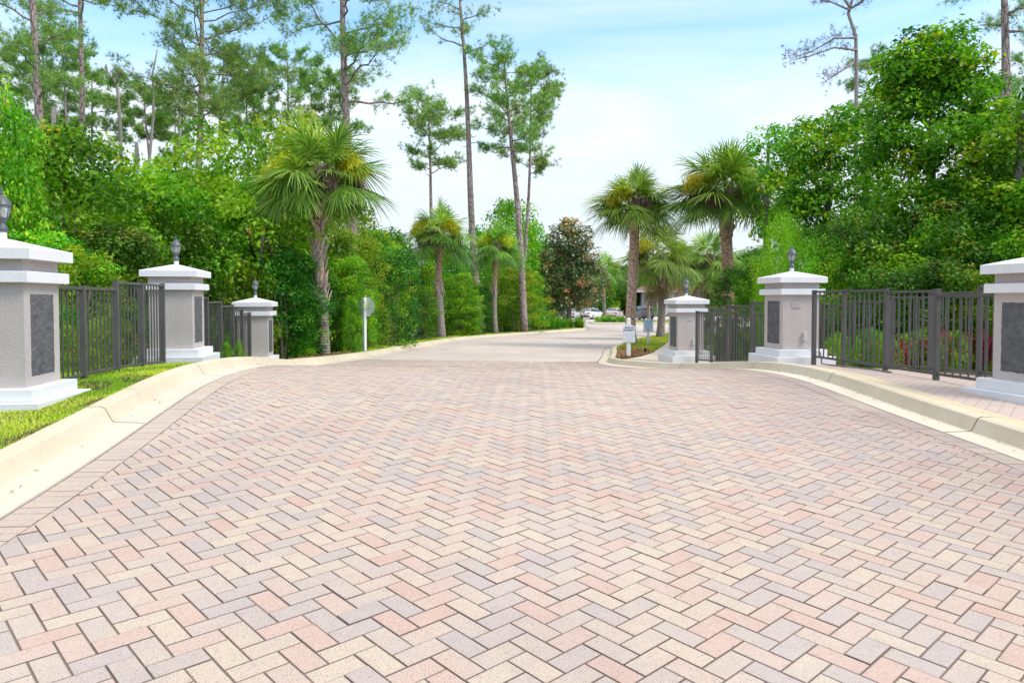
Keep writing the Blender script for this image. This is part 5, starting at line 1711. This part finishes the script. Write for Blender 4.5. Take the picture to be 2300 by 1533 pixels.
pine(500, 300, 511, 160, 60, 120, 9, 305, 110, 'pine behind the big layered pine, its boughs on the right side', 51, nl=18, side=.5, dens=1.2)
pine(396, 400, 398, 290, 66, 262, 6, 400, 62, 'low distant pine crown left of the big layered pine', 52, nl=14, profile='flat', dens=1.2)
pine(750, 330, 748, 230, 64, 178, 7, 320, 66, 'distant pine crown just left of the trunk behind the nearest palm', 53, nl=16, dens=1.2)
pine(214, 330, 212, 200, 64, 170, 7, 360, 80, 'distant pine right of the straight pale trunk', 54, nl=16, dens=1.2)
pine(560, 330, 562, 230, 66, 205, 6, 330, 60, 'distant pine between the big layered pine and the nearest palm', 55, nl=14, dens=1.1)
pine(650, 330, 648, 180, 62, 120, 7, 320, 85, 'distant pine above the yellow-green tree, left of the trunk behind the nearest palm', 61, nl=18, dens=1.2)
pine(152, 330, 150, 150, 58, 60, 7, 320, 80, 'distant pine between the thick left pine and the straight pale one', 62, nl=18, dens=1.1)
pine(20, 330, 16, 200, 60, 110, 8, 330, 90, 'distant pine at the left edge of the photo', 56, nl=16, dens=1.1)
pine(2244, 240, 2240, 20, 27, -220, 23, 95, 110, 'thick pine trunk at the top right behind the vine tree', 57, nl=15, stubs=3, dens=.9, group='pines on the right')
pine(2205, 330, 2210, 240, 45, 190, 6, 330, 60, 'thin distant pine left of the thick right-hand trunk', 58, nl=12, group='pines on the right')
pine(1962, 220, 1960, 160, 52, 132, 6, 260, 60, 'small distant pine top poking out left of the tallest vine tree', 59, nl=12, group='pines on the right')
pine(2300, 300, 2302, 180, 48, 100, 7, 330, 70, 'distant grey-green pine at the right edge of the photo', 60, nl=12, group='pines on the right')


def snag(pts_px, d, w0, w1, label, branches=(), tuft=None):
    """a dead trunk through photograph points"""
    pts = [(gx(px, d), d + 0.1 * math.sin(i * 2.1), gzz(py, d)) for i, (px, py) in enumerate(pts_px)]
    xb = pts[0][0]
    z0 = vz(xb, d) - .1
    root = empty('dead_tree', (xb, d, z0), 0, label, 'tree', 'dead trunks among the pines')
    pts = [(xb, d, z0)] + pts
    P_ = [Vector(p) - Vector((xb, d, z0)) for p in pts]
    k = d / F_PX / 2
    m = MB(); m.tube(P_, [w0 * k * 1.1] + list(np.linspace(w0 * k, w1 * k, len(P_) - 1)), 8); m.build('trunk', M['dead_wood'], root, smooth=True)
    rng = np.random.default_rng(len(pts_px))
    for br in branches:
        q = [Vector((gx(px, d) - xb, -.2 - .15 * i, gzz(py, d) - z0)) for i, (px, py) in enumerate(br)]
        m = MB(); m.tube(q, list(np.linspace(w1 * k * .75 + .01, .012, len(q))), 6)
        C, Dr = [], []
        for a, b in zip(q[:-1], q[1:]):
            for _ in range(13):
                s = rng.uniform(0, 1)
                p = a.lerp(b, s)
                dv = Vector(rng.normal(0, .5, 3)) + Vector((0, 0, .4)) + (b - a).normalized() * .5
                e_ = p + dv * rng.uniform(.3, .8)
                m.tube([p, e_], [.012, .004], 4, cap=False)
                if tuft:
                    for _ in range(3): C.append(np.array(e_) + rng.normal(0, .08, 3)); Dr.append(np.array(dv.normalized()))
        m.build('limb', M['dead_wood'], root, smooth=True)
        if C:
            V, Fs, tt = needle_tris(rng, np.array(C), np.array(Dr), 9, .24, .008)
            link('dead_needles', fast_mesh('dead_needles', V, Fs, M['needles_brown'], tt), root)
    return root


snag([(279, 385), (274, 260), (273, 195), (250, 168), (246, 150)], 44, 8, 4, 'dead twisted trunk with a crooked top right of the straight pale pine', [[(273, 195), (285, 180)], [(262, 184), (288, 170)]])
snag([(338, 385), (350, 260), (353, 170), (362, 118)], 46, 7, 3, 'thin bare trunk leaning right, left of the big layered pine')
snag([(407, 360), (409, 260), (407, 200), (385, 155)], 46, 6, 3, 'slim dead trunk with a forked top beside the big layered pine', [[(407, 200), (414, 170)]])
snag([(127, 320), (128, 243)], 40, 10, 9, 'short broken trunk between the thick left pine and the straight pale one')
snag([(312, 390), (312, 350), (314, 322)], 38, 11, 7, 'broken pale stump trunk below the small umbrella-crowned pine')
snag([(1918, 330), (1917, 150), (1912, 90), (1896, 40), (1908, 0), (1912, -60)], 45, 9, 6, 'dead bare pine on the right reaching out of the top of the photo',
     [[(1912, 95), (1860, 98), (1810, 128), (1760, 146)], [(1914, 122), (1860, 118), (1800, 140), (1755, 150)], [(1897, 35), (1850, 18), (1800, 12)], [(1900, 30), (1930, 10), (1960, -10)], [(1897, 30), (1870, 0), (1850, -15)], [(1905, 150), (1860, 180), (1840, 192)]], tuft=True)

# pruned limbs with orange cut ends beside the nearest palm
M['cut_wood'] = mat_mottled('cut_wood', (0.55, 0.16, 0.04), (0.62, 0.22, 0.07), 9, 0.9)
for (a, b, d, lab) in (((586, 575), (602, 520), 18.6, 'upright pruned limb with a bright orange cut end among the dark shrubs'), ((600, 538), (617, 545), 18.5, 'short sideways pruned limb with an orange cut end beside the upright one'),
                       ((553, 503), (572, 527), 18.4, 'grey broken limb slanting among the dark shrubs above the far lawn pillar')):
    A, B = Vector((gx(a[0], d), d, gzz(a[1], d))), Vector((gx(b[0], d), d - .25, gzz(b[1], d)))
    root = empty('pruned_limb', A, 0, lab, 'branch')
    far = Vector((-.1, 1.0, -.9))
    m = MB(); m.tube([far, Vector((0, 0, 0)), B - A], [.05, .04, .033], 8); m.build('limb', M['bark'], root, smooth=True)
    m = MB(); dv = (B - A).normalized(); m.tube([B - A - dv * .05, B - A + dv * .012], [.036, .036], 8); m.build('cut_end', M['cut_wood'], root, smooth=False)


# ----------------------------------------------------------------- grass
def grass_patch(name, n, ys_, lo, hi, hgt, wid, dens_fn=None, mat='turf'):
    y = RNG.uniform(ys_[0], ys_[1], n)
    a, b = lo(y), hi(y)
    x = a + (b - a) * RNG.uniform(0, 1, n)
    ok = (b > a)
    if dens_fn is not None: ok &= RNG.uniform(0, 1, n) < dens_fn(x, y)
    for c, _ in PC:                       # none through the pillar bases
        ok &= (np.abs((x - c[0]) * rv[0] + (y - c[1]) * rv[1]) > .52) | (np.abs((x - c[0]) * fv[0] + (y - c[1]) * fv[1]) > .52)
    x, y = x[ok], y[ok]
    n = len(x)
    z = verge(x, y) - .005
    q = RNG.uniform(0, 2 * PI, n)
    h = hgt * RNG.uniform(.45, 1.25, n) * (0.75 + 0.45 * np.sin(x * 2.1 + 1.3 * np.sin(y * 1.7)) ** 2)
    ln = RNG.uniform(.1, .9, n)
    P_ = np.stack([x, y, z], -1)
    s = np.stack([np.cos(q), np.sin(q), np.zeros(n)], -1) * wid * RNG.uniform(.6, 1.3, n)[:, None]
    dr = np.stack([-np.sin(q) * ln, np.cos(q) * ln, np.ones(n)], -1)
    dr2 = np.stack([-np.sin(q) * ln * 2.4, np.cos(q) * ln * 2.4, np.ones(n) * .9], -1)
    mid = P_ + dr * (h * .5)[:, None]
    tip = mid + unit(dr2) * (h * .6)[:, None]
    V = np.stack([P_ - s, P_ + s, mid + s * .7, mid - s * .7, tip], 1).reshape(-1, 3)
    k = np.arange(n) * 5
    Fs = np.concatenate([np.stack([k, k + 1, k + 2], -1), np.stack([k, k + 2, k + 3], -1), np.stack([k + 3, k + 2, k + 4], -1)])
    pat = .5 + .25 * np.sin(x * 3.1 + 2 * np.sin(y * 2.3)) + RNG.normal(0, .18, n)
    o = link(name, fast_mesh(name, V, Fs, M[mat], np.clip(pat, 0, 1).repeat(5)))
    return tag(o, kind='stuff')


M['turf'] = mat_leaf('turf', [(0.0, (0.138, 0.292, 0.017)), (0.35, (0.304, 0.500, 0.024)), (0.62, (0.553, 0.646, 0.033)), (0.85, (0.750, 0.729, 0.062)), (1.0, (0.750, 0.750, 0.292))], 0.35)
fl_ = lambda y: np.where(y < 7, -7.0, np.where(y < 12, -3.545 - .157 * y - 1.6, -5.9))
bare = lambda x, y: np.where((np.sin(x * 2.3 + 1.7) * np.sin(y * 1.9 + x) + .35 * np.sin(x * 9 + y * 7) > .62), .12, 1.0)
grass_patch('grass', 150000, (3.6, 9.0), fl_, lambda y: XL(y) - .015, .030, .0034, bare)
grass_patch('grass', 60000, (9.0, 18.0), fl_, lambda y: XL(y) - .015, .045, .005, bare)
grass_patch('grass', 30000, (18, 60), lambda y: XL(y) - (.75 + .25 * np.sin(y)), lambda y: XL(y) - .02, .07, .011)
grass_patch('grass', 26000, (23.2, 56), lambda y: XR(y) + .05, lambda y: walk_l(y) - .03, .075, .010, lambda x, y: np.clip((y - 23.4 + (x - XR(y)) * .8) * 2, 0, 1))
# leaf litter and bark on the verge under the palm, small weeds at the far lawn pillar
n = 500
yy = RNG.uniform(17.5, 21, n); xx = XL(yy) - .05 - np.abs(RNG.normal(0, .5, n))
C = np.stack([xx, yy, verge(xx, yy) + .06], -1)
V, Fs = leaf_quads(C, np.tile([0, 0, 1.0], (n, 1)) + RNG.normal(0, .3, (n, 3)), .12, np.random.default_rng(2), .4)
tag(link('leaf_litter', fast_mesh('leaf_litter', V, Fs, M['palm_dead'], RNG.uniform(0, 1, n).repeat(4))), kind='stuff')
n = 220
yy = RNG.uniform(3, 40, n); sd_ = RNG.uniform(0, 1, n) < .5
dd_ = .21 + np.abs(RNG.normal(0, .07, n))
xx = np.where(sd_, XL(yy) + dd_, XR(yy) - dd_)
C = np.stack([xx, yy, G(xx, yy) + .012], -1)
V, Fs = leaf_quads(C, np.tile([0, 0, 1.0], (n, 1)) + RNG.normal(0, .25, (n, 3)), .035, np.random.default_rng(6), .45)
tag(link('leaf_litter', fast_mesh('leaf_litter', V, Fs, M['palm_dead'], RNG.uniform(0, .6, n).repeat(4))), kind='stuff')
for k, (px, d, top, lab) in enumerate(((508, 13.6, 772, 'small yellow-green weed at the foot of the stepped lawn railing'), (536, 14.6, 768, 'upright weed just left of the far lawn pillar'))):
    plant('weed', 'low', px, d, top, 26, lab, 'leaf_light', None, 'plant')
# ----------------------------------------------------------------- camera, sky, sun
cam = bpy.data.cameras.new('camera')
cam.sensor_width = 36.0
cam.lens = 36.0 * F_PX / 2300.0
cam.clip_end = 4000
cam.clip_start = 0.05
PITCH = math.radians(1.8)
off = (766.5 - HOR) - F_PX * math.tan(PITCH)
cam.shift_y = -off / 2300.0
co = bpy.data.objects.new('camera', cam)
co.location = (0, 0, EYE)
co.rotation_euler = (PI / 2 - PITCH, 0, 0)
col.objects.link(co)
scene.camera = co

SUN_EL, SUN_AZ = math.radians(50), math.radians(112)     # azimuth clockwise from the view direction (+y)
su = bpy.data.lights.new('sun', 'SUN')
su.energy = 1.5
su.angle = math.radians(20)
su.color = (1.0, 0.93, 0.82)
so = bpy.data.objects.new('sun', su)
sd = Vector((math.sin(SUN_AZ) * math.cos(SUN_EL), math.cos(SUN_AZ) * math.cos(SUN_EL), math.sin(SUN_EL)))
so.rotation_euler = sd.to_track_quat('Z', 'Y').to_euler()
so.location = (0, 0, 40)
col.objects.link(so)

w = bpy.data.worlds.new('World')
scene.world = w
w.use_nodes = True
nt = w.node_tree
bg = nt.nodes['Background']
N = lambda kind: nt.nodes.new(kind)
sky = N('ShaderNodeTexSky')
sky.sky_type = 'NISHITA'
sky.sun_disc = False
sky.sun_elevation = SUN_EL
sky.sun_rotation = SUN_AZ
sky.air_density = 1.0; sky.dust_density = 0.6; sky.ozone_density = 2.0
tc = N('ShaderNodeTexCoord')
sep = N('ShaderNodeSeparateXYZ')
nt.links.new(tc.outputs['Generated'], sep.inputs[0])


def wm(op, a, b=0.5, clamp=False):
    x = N('ShaderNodeMath'); x.operation = op; x.use_clamp = clamp
    for i, v in enumerate((a, b)):
        if hasattr(v, 'is_output'): nt.links.new(v, x.inputs[i])
        else: x.inputs[i].default_value = v
    return x.outputs[0]


mp = N('ShaderNodeMapping')
mp.inputs['Rotation'].default_value = (0, math.radians(-8), math.radians(10))
mp.inputs['Scale'].default_value = (0.9, 1.6, 7.0)
nt.links.new(tc.outputs['Generated'], mp.inputs['Vector'])
nz = N('ShaderNodeTexNoise'); nz.inputs['Scale'].default_value = 1.6; nz.inputs['Detail'].default_value = 7; nz.inputs['Roughness'].default_value = 0.5; nz.inputs['Distortion'].default_value = 0.6
nt.links.new(mp.outputs['Vector'], nz.inputs['Vector'])
# thick white haze near the horizon, streaks of thin cloud higher, a veil overhead
hz = wm('SUBTRACT', 1.0, wm('DIVIDE', wm('SUBTRACT', sep.outputs['Z'], 0.12), 0.31), True)
hz = wm('POWER', hz, 0.9)
st = wm('MULTIPLY', wm('SUBTRACT', nz.outputs['Fac'], 0.45), 1.7)
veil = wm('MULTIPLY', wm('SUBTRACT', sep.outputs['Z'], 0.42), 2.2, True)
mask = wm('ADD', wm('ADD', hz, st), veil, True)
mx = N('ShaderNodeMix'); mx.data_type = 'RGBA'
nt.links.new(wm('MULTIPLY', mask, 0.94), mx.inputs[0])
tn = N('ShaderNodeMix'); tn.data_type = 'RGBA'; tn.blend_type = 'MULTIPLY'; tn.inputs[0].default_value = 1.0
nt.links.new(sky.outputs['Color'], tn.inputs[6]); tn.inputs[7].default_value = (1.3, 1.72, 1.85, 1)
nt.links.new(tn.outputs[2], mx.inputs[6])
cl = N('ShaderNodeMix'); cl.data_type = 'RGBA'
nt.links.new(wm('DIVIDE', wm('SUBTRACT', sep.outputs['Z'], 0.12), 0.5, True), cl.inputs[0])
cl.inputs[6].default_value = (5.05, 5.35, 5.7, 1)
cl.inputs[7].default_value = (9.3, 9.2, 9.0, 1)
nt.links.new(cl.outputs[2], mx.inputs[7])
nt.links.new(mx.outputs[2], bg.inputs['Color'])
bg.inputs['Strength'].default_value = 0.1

vs = scene.view_settings
vs.view_transform = 'Standard'
vs.look = 'None'
vs.gamma = 1.0
vs.exposure = 0.86
scene.render.film_transparent = False
scene.cycles.max_bounces = 6
scene.cycles.diffuse_bounces = 4
scene.cycles.transmission_bounces = 6
scene.cycles.transparent_max_bounces = 4
scene.cycles.use_adaptive_sampling = True
scene.cycles.adaptive_threshold = 0.02
scene.cycles.use_denoising = True
scene.cycles.sample_clamp_indirect = 6.0
